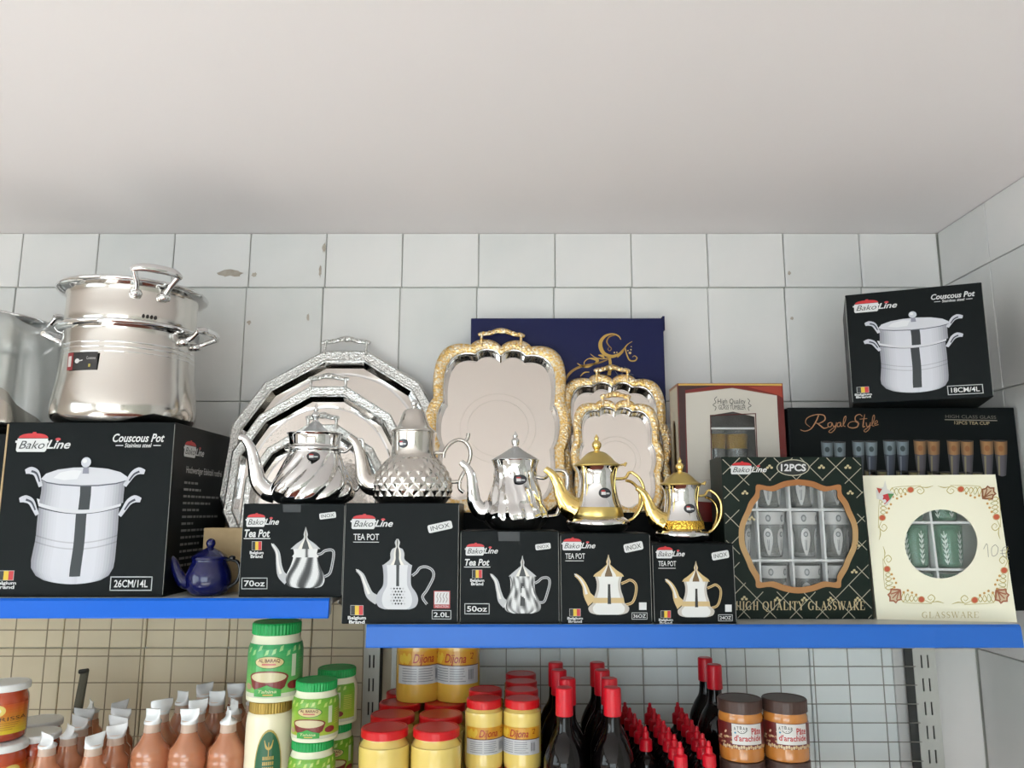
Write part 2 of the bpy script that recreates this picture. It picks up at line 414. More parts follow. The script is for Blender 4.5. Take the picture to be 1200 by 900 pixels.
# ================================================================ SHELVING
grey_met = M('shelf_grey_enamel', (186, 186, 180), .4, 0, bump=('noise', 60, .03))
blue_l = M('price_strip_blue_a', (2, 92, 200), .3, spec=.25)
blue_r = M('price_strip_blue_b', (40, 100, 188), .34, spec=.35)
wire_m = M('wire_zinc', (150, 148, 142), .35, .7)
wire_b = M('wire_brown', (150, 135, 112), .5, .3)
def shelf(x0, x1, z, sh, blue, label, yf=1.48):
    t = thing('shelf', label, 'shelf', ((x0+x1)/2, 1.7, z))
    w = (x1-x0)/2
    b = MB(); b.bbox(-w, yf-1.7, -.012, w, 1.885-1.7, 0, .002); b.box(-w, yf-1.7, -.03, w, yf-1.7+.012, -.010)
    b.build('deck', grey_met, t)
    b = MB()   # tilted profile of the price strip
    y = yf-1.7
    prof = [(y-.002, .0008), (y-.007, .001), (y-.0115, -.003), (y-.0145, -sh+.003), (y-.0135, -sh), (y-.006, -sh+.0005), (y-.002, -sh+.006)]
    b.loft([[(-w, p[0], p[1]) for p in prof], [(w, p[0], p[1]) for p in prof]], cap0=True, cap1=True)
    b.build('price_strip', blue, t)
    for s in (-1, 1):
        b = MB(); x = s*(w-.012)
        ids = [(x-.0015, .175, -.012), (x-.0015, -.10, -.012), (x-.0015, -.10, -.022), (x-.0015, .13, -.075), (x-.0015, .175, -.085)]
        b.loft([ids, [(p[0]+.003, p[1], p[2]) for p in ids]], cap0=True, cap1=True); b.build('bracket', grey_met, t)
    return t
shelf(-1.54, -.339, ZL, .0345, blue_l, 'upper shelf with bright blue price strip under the largest couscous pot carton')
shelf(-.268, .937, ZR, .0395, blue_r, 'upper shelf with blue price strip under the teapot cartons and glassware boxes')
shelf(-1.54, -.339, ZLL, .0345, blue_l, 'lower shelf holding the wrapped-neck bottles and green-lidded jars')
shelf(-.268, .937, ZLR, .0395, blue_r, 'lower shelf holding mustard jars and red-capped bottles')
def upright(xc, label, w=.0185, sx=.0047):
    t = thing('slotted_upright', label, 'upright', (xc, 1.872, 0))
    b = MB(); H = 1.60
    e0, e1 = sx-.0019, sx+.0019
    b.box(-w, 0, 0, -e1, .003, H); b.box(-e0, 0, 0, e0, .003, H); b.box(e1, 0, 0, w, .003, H)
    z = .02
    while z < H-.03:
        b.box(-e1, 0, z, -e0, .003, z+.023); b.box(e0, 0, z, e1, .003, z+.023); z += .052
    b.build('slotted_face', grey_met, t)
    b = MB(); b.box(-w, .003, 0, -w+.002, .045, H); b.box(w-.002, .003, 0, w, .045, H); b.box(-w, .043, 0, w, .045, H)
    b.build('channel', M('upright_inside', (70, 70, 68), .6), t)
upright(-.327, 'slotted grey shelf upright beside the green-lidded jars')
upright(-.262, 'slotted grey shelf upright half hidden behind the upper mustard jars')
upright(.962, 'slotted grey shelf upright at the right end of the shelving', .026, .0075)
def wire_grid(x0, x1, z0, z1, dx, dz, y, mat, label, phase=0.0, double=None):
    t = thing('wire_grid', label, 'wire panel', ((x0+x1)/2, y, z0))
    w = (x1-x0)/2; H = z1-z0; r = .0013
    def wire(x0_, z0_, x1_, z1_, yy):
        b = MB(); b.tube([(x0_, yy, z0_), (x1_, yy, z1_)], r, 6, smooth=1); b.build('wire', mat, t, smooth=True)
    z = phase
    while z <= H: wire(-w, z, w, z, 0); z += dz
    x = -w
    while x <= w+.001:
        wire(x, 0, x, H, .0032)
        x += dx
    if double is not None: wire(double, 0, double, H, .0032)
wire_grid(-1.53, -.345, 1.0, 1.60, .074, .0585, 1.862, wire_b, 'brownish wire grid panel behind the wrapped-neck bottles', .02)
wire_grid(-.252, .937, 1.0, 1.60, .0795, .0412, 1.866, wire_m, 'zinc wire grid panel behind the red-capped bottles', .018, double=-.345+.225)
# dark bar hanging on the left grid
t = thing('hanging_bar', 'short dark metal bar hanging on the left wire grid', 'bracket', at(92, 836, 1.845))
b = MB(); b.tube([(-.003, 0, 0), (.006, 0, .09)], [.011, .0095], 10, flat=.35, smooth=1); b.build('bar', M('dark_bar', (88, 84, 70), .6, .3), t)
b = MB(); b.tube([(-.004, -.004, .091), (.016, -.006, .094)], .005, 8, smooth=1); b.build('hook', M('dark_hook', (40, 36, 32), .5), t)

# ================================================================ CARTONS
black_m = M('black_carton', (15, 19, 20), .4, spec=.12, bump=('wave', 60, .012))
black_p = M('black_carton_plain', (13, 14, 15), .5, spec=.12)
kraft = M('kraft_board', (176, 152, 116), .85, var=(30, (160, 136, 100), .5))
pr = print_mat('print_gloss', .4)
WHT = (244, 244, 244); BLK = (22, 25, 26)
def carton(name, label, loc, W, D, H, rot=(0, 0, 0), mat=None, cat='box', group=None, worn=True):
    """origin: middle of the front bottom edge"""
    t = thing(name, label, cat, loc, rot, group)
    b = MB(); b.bbox(-W/2, 0, 0, W/2, D, H, .0014); b.build('carton_body', mat or black_m, t)
    b = MB(); b.box(-W/2+.012, D*.48, H-.0001, W/2-.012, D*.5, H+.0004); b.build('lid_seam', M('seam_dark', (12, 12, 12), .7), t)
    if worn:
        for s in (-1, 1):
            b = MB(); b.tube([(s*(W/2-.0004), .0004, .004), (s*(W/2-.0003), .0004, H*.5), (s*(W/2-.0004), .0004, H-.004)], .0005, 5, smooth=1)
            b.build('worn_edge', M('worn_edge', (150, 150, 146), .7), t)
    return t
def logo(t, fc, x0, y0, x1, y1, l=1):
    P = Print(fc)
    X = lambda x: x0+(x-218)/(860-218)*(x1-x0)
    Y = lambda y: y0+(y-168)/(402-168)*(y1-y0)
    white = [(238, 246), (592, 246), (592, 268), (606, 272), (606, 296), (590, 300), (584, 380), (566, 402), (248, 402), (232, 384), (234, 298), (216, 294), (216, 272), (238, 268)]
    P.poly([(X(a), Y(b)) for a, b in white], WHT, l)
    red = [(245, 240), (262, 215), (300, 196), (360, 186), (404, 184), (410, 168), (448, 168), (452, 184), (500, 187), (548, 198), (580, 216), (597, 240)]
    P.poly([(X(a), Y(b)) for a, b in red], (226, 32, 40), l)
    P.build('logo', pr, t)
    P = Print(fc); P.text('Bako', X(262), Y(272), X(562), Y(366), (40, 40, 44), l+1, .35, 0)
    P.text('Line', X(585), Y(262), X(862), Y(366), WHT, l+1, .35, .018)
    P.ell(X(712), Y(254), (X(745)-X(680))/2, (Y(275)-Y(238))/2, (226, 60, 66), l+2, 8)
    P.build('logo_lettering', pr, t)
def flag(t, fc, x0, y0, x1, y1, yt=None, sub=True):
    P = Print(fc); w = (x1-x0)/3
    P.rect(x0-w*.12, y0-w*.1, x1+w*.12, y1+w*.1, (200, 200, 196), 1)
    for i, c in enumerate(((24, 22, 22), (250, 208, 40), (222, 40, 48))): P.rect(x0+i*w, y0, x0+(i+1)*w, y1, c, 2)
    if sub:
        h = (y1-y0)
        P.text('Belgium', x0-w*.75, y1+h*.14, x1+w*.75, y1+h*.62, WHT, 2, 0, .03)
        P.text('Brand', x0-w*.45, y1+h*.58, x1+w*.45, y1+h*.98, WHT, 2, 0, .03)
    P.build('flag_print', pr, t)
def capbox(t, fc, s, x0, y0, x1, y1, w=1.0, bold=.015):
    P = Print(fc); P.frame(x0, y0, x1, y1, w, w, (205, 208, 208), 1)
    dx = (x1-x0)*.1; dy = (y1-y0)*.24
    P.text(s, x0+dx, y0+dy, x1-dx, y1-dy, WHT, 2, 0, bold); P.build('size_print', pr, t)
def inox(t, fc, x0, y0, x1, y1, rot):
    P = Print(fc); cx = (x0+x1)/2; cy = (y0+y1)/2; w = (x1-x0)/2; h = (y1-y0)/2; c = math.cos(rot); q = math.sin(rot)
    pts = []
    for (sx, sy) in ((1, 1), (-1, 1), (-1, -1), (1, -1)):
        for k in range(4):
            a = {(1, 1): 0, (-1, 1): PI/2, (-1, -1): PI, (1, -1): 1.5*PI}[(sx, sy)]+k*PI/6
            r = h*.45; x = sx*(w-r)+r*math.cos(a); y = sy*(h-r)+r*math.sin(a); pts.append((cx+x*c-y*q, cy+x*q+y*c))
    P.poly(pts, WHT, 1); P.text('INOX', cx-w*.78, cy-h*.55, cx+w*.78, cy+h*.55, (40, 44, 46), 2, 0, 0, rot); P.build('inox_sticker', pr, t)
def cshade(u, i):      # printed steel
    if -.1 < u < .14: return (28, 32, 36)
    a = abs(u); K_ = [(0, 232), (.5, 230), (.7, 214), (.85, 186), (.95, 158), (1.2, 130)]
    for (p, c), (p2, c2) in zip(K_, K_[1:]):
        if a <= p2: g = c+(c2-c)*(a-p)/(p2-p); return (int(g), int(g), int(min(255, g+9)))
    return (130, 130, 140)
def lshade(u, i):
    a = abs(u+.2); return (238, 238, 244) if a < .6 else (205, 205, 216)
def pic_couscous(t, fc):
    """couscous steamer picture in normalised face coordinates"""
    P = Print(fc)
    X = lambda px, py: ((px/4+0-12*(1-(py/4-16)/201))/195, (py/4-15.5)/201)
    # lower pot
    def body(rows, shade, l):
        for k in range(len(rows)-1):
            (xa, xb, ya, sg), (xc, xd, yc, sg2) = rows[k], rows[k+1]
            n = 30
            for j in range(n):
                u0 = j/n; u1 = (j+1)/n
                def pt(xl, xr, y, s, u): return X(xl+(xr-xl)*u, y+s*(1-(2*u-1)**2))
                P.poly([pt(xa, xb, ya, sg, u0), pt(xa, xb, ya, sg, u1), pt(xc, xd, yc, sg2, u1), pt(xc, xd, yc, sg2, u0)], shade(u0*2-1+1/n, k), l)
    def s1(u, k):
        if -.08 < u < .17: return (30, 36, 40)
        c = cshade(u+.5 if -.1 < u < .14 else u, k)
        if k in (3, 5): c = tuple(int(q*.86) for q in c)
        return c
    def s0(u, k):
        c = cshade(u+.5 if -.1 < u < .14 else u, k)
        return c
    body([(195, 590, 420, 30), (205, 582, 455, 34), (205, 572, 470, 30)], lambda u, k: (232, 232, 238) if k == 0 else (52, 56, 66), 1)
    body([(205, 576, 462, 30), (204, 575, 480, 30), (200, 572, 560, 34), (199, 570, 586, 34), (198, 570, 592, 34), (196, 568, 614, 34), (195, 568, 620, 34)], s1, 2)
    body([(195, 568, 620, 34), (181, 562, 700, 38), (182, 556, 735, 40)], s1, 2)
    body([(182, 556, 735, 40), (205, 535, 770, 32), (240, 500, 790, 18)], s0, 2)
    body([(215, 600, 335, 22), (216, 598, 380, 24), (214, 596, 400, 26), (208, 594, 440, 32)], s1, 3)
    # lid
    pts = [(212, 330), (235, 305), (290, 286), (360, 277), (440, 275), (520, 282), (580, 298), (612, 320), (610, 335), (560, 348), (480, 357), (400, 359), (300, 353), (240, 343)]
    P.poly([X(a, c) for a, c in pts], (226, 226, 234), 4)
    pts = [(300, 300), (360, 287), (400, 292), (380, 330), (320, 335), (270, 325)]
    P.poly([X(a, c) for a, c in pts], (246, 246, 250), 5)
    pts = [(212, 330), (240, 343), (300, 353), (400, 359), (480, 357), (560, 348), (610, 335), (610, 340), (560, 354), (480, 363), (400, 365), (300, 359), (240, 349)]
    P.poly([X(a, c) for a, c in pts], (90, 92, 104), 5)
    P.ell(*X(420, 252), 23/4/195, 24/4/201, (220, 222, 232), 6, 14); P.ell(*X(414, 246), 11/4/195, 10/4/201, (250, 250, 252), 7, 10)
    P.poly([X(408, 275), X(432, 275), X(434, 305), X(404, 305)], (150, 150, 166), 6)
    # four handles
    def hd(pts, w):
        P.stroke([X(a, c) for a, c in pts], [q/4/198 for q in w], (222, 222, 232), 5)
        P.stroke([X(a+3, c+3) for a, c in pts[1:-1]], [q/4/198*.3 for q in w[1:-1]], (60, 62, 78), 6)
    hd([(140, 296), (165, 290), (190, 302), (205, 340), (213, 365)], [20, 34, 30, 22, 18])
    hd([(692, 298), (665, 292), (640, 305), (618, 335), (600, 362)], [20, 32, 28, 22, 18])
    hd([(118, 428), (145, 422), (172, 435), (190, 470), (203, 495)], [20, 34, 30, 22, 18])
    hd([(676, 428), (648, 422), (622, 437), (600, 470), (580, 500)], [20, 34, 30, 22, 18])
    P.build('pot_picture', pr, t)
def couscous_front(t, W, H, cap, x0f=None):
    fc = Norm(W, H)
    logo(t, fc, .055, .058, .385, .175)
    P = Print(fc); P.text('Couscous Pot', .635, .068, .945, .118, WHT, 2, .3, .02)
    P.text('Stainless steel', .71, .124, .87, .149, WHT, 2, .2, .012); P.rect(.655, .135, .70, .14, WHT, 1); P.rect(.88, .135, .925, .14, WHT, 1)
    P.build('title_print', pr, t)
    pic_couscous(t, fc)
    flag(t, fc, .04, .855, .125, .905)
    capbox(t, fc, cap, .69, .885, .935, .965, .006)
def sp(px, y, h=None):   # world x of a pixel column at depth y and height h above the camera
    z = y*math.cos(PITCH)+(h or 0)*math.sin(PITCH); return (px-600)/FPX*z
# ---- large couscous pot carton
W, H, D = .327, .333, .30
tA = carton('couscous_pot_carton', 'largest black carton with a silver couscous pot picture, marked 26CM/14L', (-.825, 1.50, ZL), W, D, H)
couscous_front(tA, W, H, '26CM/14L')
fs = Side(W, D, H)
P = Print(fs)
P.text('Hochwertiger Edelstahl rostfrei', .22, .245, .86, .30, (214, 214, 212), 2, 0, .012)
yy = .335
for k, wd in enumerate((.24, .30, .66, .5, .3, .66, .2, .62, .5, .34, .52, .28, .44)):
    x_ = .2
    while x_ < .2+wd*.95: w_ = random.uniform(.03, .09); P.rect(x_, yy+.004, min(x_+w_, .2+wd*.95), yy+.018, (150, 150, 147), 2); x_ += w_+.014
    yy += .041
P.build('side_lettering', pr, tA)
logo(tA, fs, .16, .085, .50, .19)
b = MB(); b.box(-W/2-.0012, -.0012, .004, -W/2+.0022, .002, H-.004); b.build('torn_kraft_edge', kraft, tA)
# ---- carton further left, only its edge in view
W2, H2, D2 = .30, .315, .28
tB = carton('couscous_pot_carton', 'black carton at the left photo edge, under the plastic-wrapped pot', (-1.143, 1.55, ZL), W2, D2, H2, cat='box')
# ---- small couscous carton, top right, turned a little
W3, H3, D3 = .26, .24, .23
tC = carton('couscous_pot_carton', 'black carton with couscous pot picture marked 18CM/4L, highest in the corner', ((.730+.970)/2, (1.628+1.53)/2, CAMZ+.2295), W3, D3, H3, (0, 0, -math.radians(22)))
couscous_front(tC, W3, H3, '18CM/4L')

# ---- tea pot cartons with pictures
def pic_tea(t, fc, cx, yb, S, style):
    """tea pot picture; S = px per unit, body about 40 units wide"""
    P = Print(fc); u = lambda x, y: (cx+x*S, yb-y*S)
    gold = style in ('gold', 'gold2'); acc = (232, 200, 140) if gold else (205, 205, 208); dk = (150, 110, 60) if gold else (70, 70, 74)
    st = 6
    if style == 'swirl':
        prof = [(12, 0), (19, 2), (22, 8), (21, 15), (17, 23), (14, 32), (15, 34), (13, 37), (14, 42)]; lidp = [(17, 42), (10, 48), (4, 52), (2, 55), (2.4, 58), (1, 63), (.3, 66)]
        spout = [(-20, 8), (-27, 14), (-30, 24), (-32, 38), (-38, 47)]; sw = [11, 9, 6.5, 5, 3]
        handle = [(14, 36), (18, 37), (22, 40), (29, 41), (32, 38), (31, 28), (28, 16), (22, 12)]
        def sh(q, i):
            v = math.sin(math.asin(max(-1, min(1, q)))*6.0-i*5.5); g = int(max(36, min(242, 165+150*v))) if i < .78 else int(240-190*max(0, 1-abs(q-.1)*6)); return (g, g, g)
    elif style == 'diamond':
        prof = [(14, 0), (21, 3), (24, 10), (22, 18), (16.5, 26), (15.5, 34), (16, 44), (17, 50)]; lidp = [(16, 50), (12, 53), (8, 57), (8, 63), (6, 68), (2.5, 70), (2, 72), (3, 76), (1, 80)]
        spout = [(-22, 10), (-31, 16), (-36, 28), (-40, 38), (-46, 44)]; sw = [11, 9, 6, 5, 3]
        handle = [(17, 38), (22, 42), (26, 47), (33, 48), (40, 44), (41, 36), (34, 22), (29, 14), (34, 6)]
        def sh(q, i):
            if -.08 < q < .17 and i > .5: return (30, 32, 34)
            return (236, 236, 240) if abs(q) < .7 else (196, 196, 204)
    elif style == 'leaf':
        prof = [(13, 0), (20, 3), (22, 9), (19, 18), (15.5, 26), (14.5, 36), (16, 44)]; lidp = [(17, 44), (10, 50), (5, 54), (2, 57), (2.4, 61), (1, 65), (.3, 69)]
        spout = [(-20, 10), (-26, 16), (-29, 26), (-32, 38), (-38, 46)]; sw = [10, 8.5, 6, 5, 3]
        handle = [(15, 36), (19, 38), (24, 42), (31, 42), (33, 36), (30, 24), (26, 14), (20, 13)]
        def sh(q, i):
            w_ = math.asin(max(-1, min(1, q))); v = math.cos(w_*7)*math.cos(i*11+.6)+.5*math.cos(w_*15+i*9); g = int(max(48, min(244, 196+95*v-60*(abs(q) > .86)))); g = g if not (abs(q) < .12 and .2 < i < .8 and v < .2) else 50; return (g, g, g)
    else:
        prof = [(14, 0), (22, 2.5), (24, 8), (19, 13), (17.5, 19), (14.5, 28), (14, 36), (16, 43)]; lidp = [(18, 43), (16, 46), (10, 50), (4, 55), (2, 57), (2.6, 60), (1.2, 64), (.3, 68)]
        spout = [(-19, 14), (-25, 22), (-28, 32), (-33, 40), (-39, 45)]; sw = [14, 9, 6, 5, 3.5]
        handle = [(15, 35), (20, 37), (26, 39), (32, 34), (32, 24), (28, 14), (20, 11)]
        def sh(q, i):
            if -.06 < q < .14 and .27 < i < .78: return (34, 30, 28)
            if .3 < i < .43: return (226, 196, 140)
            return (250, 249, 246) if abs(q) < .8 else (214, 206, 196)
    P.stroke([u(a, c) for a, c in spout], [w*S for w in sw], acc, 1); P.stroke([u(a-1, c+1) for a, c in spout[1:]], [w*S*.35 for w in sw[1:]], (250, 248, 244), 2)
    P.stroke([u(a, c) for a, c in handle], 3.0*S, acc, 1); P.stroke([u(a, c) for a, c in handle], .9*S, dk, 2)
    pf_ = smooth_prof([(r*S, h*S) for r, h in prof], 5); P.lathe2d(pf_, cx, yb, lambda q, i: sh(q, pf_[i][1]/pf_[-1][1]), 3, 28)
    P.lathe2d(smooth_prof([(r*S, h*S) for r, h in lidp], 4), cx, yb, lambda q, i: (acc if abs(q) > .45 else (250, 246, 236)) if not -.15 < q < .2 else ((120, 90, 50) if gold else (60, 62, 64)), 3, 8)
    if style == 'diamond':
        for a in range(-2, 3):
            for c in range(1, 7):
                P.poly([u(a*3.4+(c % 2)*1.7, c*3.4-1.3+3), u(a*3.4+1.3+(c % 2)*1.7, c*3.4+3), u(a*3.4+(c % 2)*1.7, c*3.4+1.3+3), u(a*3.4-1.3+(c % 2)*1.7, c*3.4+3)], (50, 52, 54) if abs(a) < 2 else (205, 205, 210), 4)
    P.build('teapot_picture', pr, t)
def tea_carton(label, x0, x1, yf, zb, H, D, quad, mat=None):
    t = carton('tea_pot_carton', label, ((x0+x1)/2, yf, zb), x1-x0, D, H, mat=mat)
    return t, Face(x1-x0, H, *quad)
t70, f70 = tea_carton('small black tea pot carton marked 70oz, with a swirled silver teapot picture', -.518, -.3225, 1.50, ZL, .175, .14, ((283, 590), (405, 590), (402, 697), (279, 697)))
logo(t70, f70, 286, 601, 326, 617)
P = Print(f70); P.text('Tea Pot', 285, 620, 315.5, 629, WHT, 2, .25, .025); P.rect(284, 630, 316, 630.9, WHT); P.build('title_print', pr, t70)
flag(t70, f70, 294.5, 634, 305.5, 643.5)
capbox(t70, f70, '70oz', 282.5, 675, 313.5, 688, .9)
inox(t70, f70, 374.5, 600.5, 394.5, 607.5, -.12)
pic_tea(t70, f70, 358.5, 686.5, 1.05, 'swirl')
P = Print(f70); P.poly([(330, 591), (352, 591), (352, 600), (331, 600)], (30, 34, 36), 1); P.build('tuck_tab', pr, t70)
t20, f20 = tea_carton('tallest black tea pot carton marked 2.0L, with a diamond-patterned teapot picture', -.3185, -.1015, 1.488, ZR, .223, .16, ((406, 588), (537.5, 588), (537, 728), (402, 729)))
logo(t20, f20, 412, 601, 461, 619)
P = Print(f20); P.text('TEA POT', 415.5, 624.5, 445, 632, WHT, 2, 0, .01); P.rect(415, 634, 445, 634.7, WHT); P.build('title_print', pr, t20)
flag(t20, f20, 413, 708, 427, 718.5)
capbox(t20, f20, '2.0L', 507, 712.5, 529.5, 723, .8)
inox(t20, f20, 501.5, 611.5, 530, 621, -.22)
pic_tea(t20, f20, 466.5, 712, 1.02, 'diamond')
P = Print(f20); P.rect(509, 690.5, 528, 710.5, (190, 60, 60), 1); P.rect(510, 691.5, 527, 706, (238, 236, 236), 2)
for k in range(4): P.stroke([(512.5+k*3.6, 704), (514+k*3.6, 700), (512.6+k*3.6, 697), (514+k*3.6, 693)], .8, (150, 130, 130), 3)
P.text('INDUCTION', 511, 707, 526, 709.6, (245, 230, 230), 2); P.build('induction_print', pr, t20)
t50, f50 = tea_carton('black tea pot carton marked 50oz, with a silver flower-pattern teapot picture', -.0975, .0885, 1.488, ZR, .1705, .17, ((539, 622), (655, 622), (655, 730), (538, 730)))
logo(t50, f50, 544, 636, 583, 651)
P = Print(f50); P.text('Tea Pot', 544, 655, 573, 663, WHT, 2, .25, .025); P.rect(543, 664, 574, 664.9, WHT); P.build('title_print', pr, t50)
flag(t50, f50, 553, 668, 564, 677)
capbox(t50, f50, '50oz', 543.5, 706.5, 573, 719, .9)
inox(t50, f50, 627.5, 637, 645.5, 644, -.12)
pic_tea(t50, f50, 612, 718, .97, 'leaf')
P = Print(f50); P.poly([(583, 623), (609, 623), (609, 634), (584, 634)], (32, 33, 34), 1); P.build('tuck_tab', pr, t50)
t36, f36 = tea_carton('black tea pot carton with gold teapot picture, between the 50oz and the smallest carton', .092, .262, 1.488, ZR, .166, .15, ((656.5, 625), (763, 625), (766, 730), (656, 730)))
logo(t36, f36, 658, 630, 698, 645)
P = Print(f36); P.text('TEA POT', 662, 648.5, 685.5, 655, WHT, 2, 0, .01); P.rect(662, 657, 684, 657.7, WHT); P.build('title_print', pr, t36)
flag(t36, f36, 666.5, 713, 679, 721)
capbox(t36, f36, '36OZ', 741, 717, 760, 725, .7)
inox(t36, f36, 732, 636, 755, 646, -.2)
pic_tea(t36, f36, 713.5, 719.5, 1.02, 'gold')
P = Print(f36); P.rect(750, 705.5, 759, 714, WHT); P.build('white_square', pr, t36)
t24, f24 = tea_carton('smallest black tea pot carton, gold teapot picture, next to the green lattice box', .266, .4195, 1.488, ZR, .147, .115, ((764.5, 637), (863, 637), (867, 728), (767, 728)))
logo(t24, f24, 769, 640, 804, 654)
P = Print(f24); P.text('TEA POT', 772, 657, 793.5, 663, WHT, 2, 0, .01); P.rect(772, 665, 793, 665.7, WHT); P.build('title_print', pr, t24)
flag(t24, f24, 775, 713.5, 786.5, 721)
capbox(t24, f24, '24OZ', 844.5, 717.5, 862, 725, .7)
inox(t24, f24, 837, 646, 858, 655, -.17)
pic_tea(t24, f24, 817.5, 720.5, .93, 'gold2')
P = Print(f24); P.rect(853, 706.5, 861, 714.5, WHT); P.build('white_square', pr, t24)
# ---- plain black cartons in the second row, under the trays
carton('plain_carton', 'plain black carton behind the 50oz carton, under the big gold tray', (-.04, 1.69, ZR), .18, .20, .205, mat=black_p, worn=False)
carton('plain_carton', 'plain black carton behind the gold teapots, under the smaller gold trays', (.19, 1.69, ZR), .255, .20, .205, mat=black_p, worn=False)
carton('plain_carton', 'plain black carton under the tall window carton of tumblers', (.4825, 1.685, ZR), .245, .19, .185, mat=black_p, worn=False)
carton('kraft_carton', 'small plain brown cardboard box behind the blue enamel teapot', (-.580, 1.597, ZL), .10, .05, .127, mat=kraft, worn=False)

# ---- navy gift box against the wall
navy = M('navy_board', (12, 18, 66), .5, spec=.3, bump=('noise', 300, .03))
W, H, D = .482, .478, .045
tn = carton('gift_box', 'large flat navy gift box with gold crescent ornament against the tiled wall', (.138, 1.872, CAMZ+.0005+.002), W, D, H, mat=navy, worn=False)
goldp = print_mat('print_gold', .4, 0, .35)
fn = Face(W, H, (553, 362), (777, 364.5), (783, 600), (552, 598))
P = Print(fn); G = (214, 172, 84); G2 = (170, 130, 62)
X = lambda x, y: (650+x/8.571, 370+y/8.571)
def gs(pts, w, c=G, l=1): P.stroke([X(*p) for p in pts], [q/8.571 for q in w], c, l)
gs([(665, 180), (640, 140), (580, 118), (510, 140), (465, 200), (465, 270), (500, 330), (570, 360), (640, 340), (690, 290), (730, 235), (780, 200)], [6, 14, 14, 26, 36, 40, 36, 34, 26, 18, 10, 4])
gs([(610, 130), (550, 150), (525, 200), (545, 245), (570, 275), (555, 300), (535, 285), (545, 262)], [10, 14, 14, 10, 8, 8, 6, 4], G2, 2)
gs([(630, 370), (680, 320), (705, 270), (720, 330), (750, 400), (800, 410), (825, 380), (800, 355), (780, 370)], [12, 12, 10, 12, 14, 14, 12, 8, 4])
gs([(110, 610), (160, 530), (240, 475), (330, 450), (440, 430), (540, 390)], [20, 26, 26, 20, 18, 10], G2)
gs([(230, 430), (270, 455), (330, 470), (400, 440)], [6, 14, 18, 10]); gs([(310, 480), (300, 420), (350, 380), (430, 400), (400, 440)], [6, 8, 10, 34, 10])
gs([(360, 330), (410, 370), (480, 385), (550, 375)], [4, 8, 10, 8]); gs([(440, 345), (480, 355), (500, 380)], [6, 30, 6])
gs([(550, 360), (560, 460), (545, 560)], [24, 30, 34], G); gs([(430, 570), (470, 500), (520, 470)], [10, 12, 8]); gs([(260, 570), (300, 530), (350, 525)], [6, 14, 6])
gs([(590, 480), (640, 560), (690, 520), (670, 480), (640, 500)], [4, 6, 6, 5, 4], (150, 150, 150)); gs([(700, 470), (740, 540), (790, 560)], [4, 6, 5], (150, 150, 150))
for (x, y, r) in ((755, 325, 14), (765, 290, 8), (768, 258, 6), (735, 300, 7), (600, 320, 9), (625, 318, 7)): P.ell(*X(x, y), r/8.571, r/8.571, (226, 200, 140), 2, 8)
P.build('crescent_print', goldp, tn)
b = MB(); b.box(W/2-.001, .002, H-.03, W/2+.004, .02, H+.006); b.build('lid_flap', navy, tn)

# ---- Royal Style tea cup carton
W, H, D = .50, .4335, .185
tr_ = carton('tea_cup_carton', 'wide black carton with copper script and printed tea cups, behind the cream box', (.858, 1.68, ZR), W, D, H, worn=False)
fr = Face(W, H, (922, 480), (1190, 475), (1204, 700), (930, 706))
P = Print(fr); CU = (206, 150, 108)
X = lambda x, y: (920+x/4.286, 470+y/4.286)
def cs(pts, w=3.2, c=CU): P.stroke([X(*p) for p in pts], [q/4.286 for q in ([w]*len(pts) if not hasattr(w, '__len__') else w)], c, 1)
cs([(70, 152), (95, 158), (125, 145), (150, 110), (165, 78)], [3, 4, 5, 6, 5]); cs([(120, 138), (98, 118), (108, 92), (150, 76), (190, 78), (196, 100), (168, 118), (150, 118)], [2, 3, 4, 4, 5, 6, 4, 2]); cs([(152, 116), (170, 128), (190, 142), (212, 136)], [3, 6, 6, 2])
cs([(228, 112), (212, 118), (212, 134), (226, 132), (230, 116), (222, 112)], 4); cs([(232, 114), (238, 132), (250, 126), (254, 112)], 4); cs([(254, 112), (248, 140), (228, 162), (214, 158), (236, 140), (256, 128)], [4, 4, 3, 3, 3, 2])
cs([(276, 112), (260, 116), (258, 132), (270, 130), (276, 114), (276, 130), (284, 130)], 4); cs([(286, 128), (300, 100), (302, 80), (292, 92), (288, 124), (298, 132)], 3.6)
cs([(386, 80), (372, 70), (352, 80), (350, 100), (364, 112), (358, 132), (332, 138), (312, 130), (320, 112), (345, 106), (370, 118)], [3, 4, 5, 6, 6, 6, 5, 4, 3, 3, 2]); cs([(398, 70), (390, 110), (388, 132), (398, 128)], [3, 6, 5, 3]); cs([(372, 94), (410, 90)], 3)
cs([(404, 110), (408, 130), (420, 124), (426, 108)], 4); cs([(426, 108), (420, 138), (402, 156), (392, 150), (412, 134), (430, 122)], [4, 4, 3, 3, 3, 2]); cs([(432, 124), (446, 92), (446, 72), (438, 84), (434, 122), (444, 126)], 3.6); cs([(446, 116), (460, 110), (460, 100), (450, 104), (448, 122), (466, 118)], 3.6)
P.build('script_lettering', goldp, tr_)
P = Print(fr)
P.text('HIGH CLASS GLASS', *X(806, 64), *X(1062, 80), (120, 116, 108), 2); P.rect(*X(802, 86), *X(1068, 90), (170, 164, 150), 1); P.text('12PCS TEA CUP', *X(850, 94), *X(1028, 110), (198, 178, 140), 2, 0, .012)
P.build('small_lettering', pr, tr_)
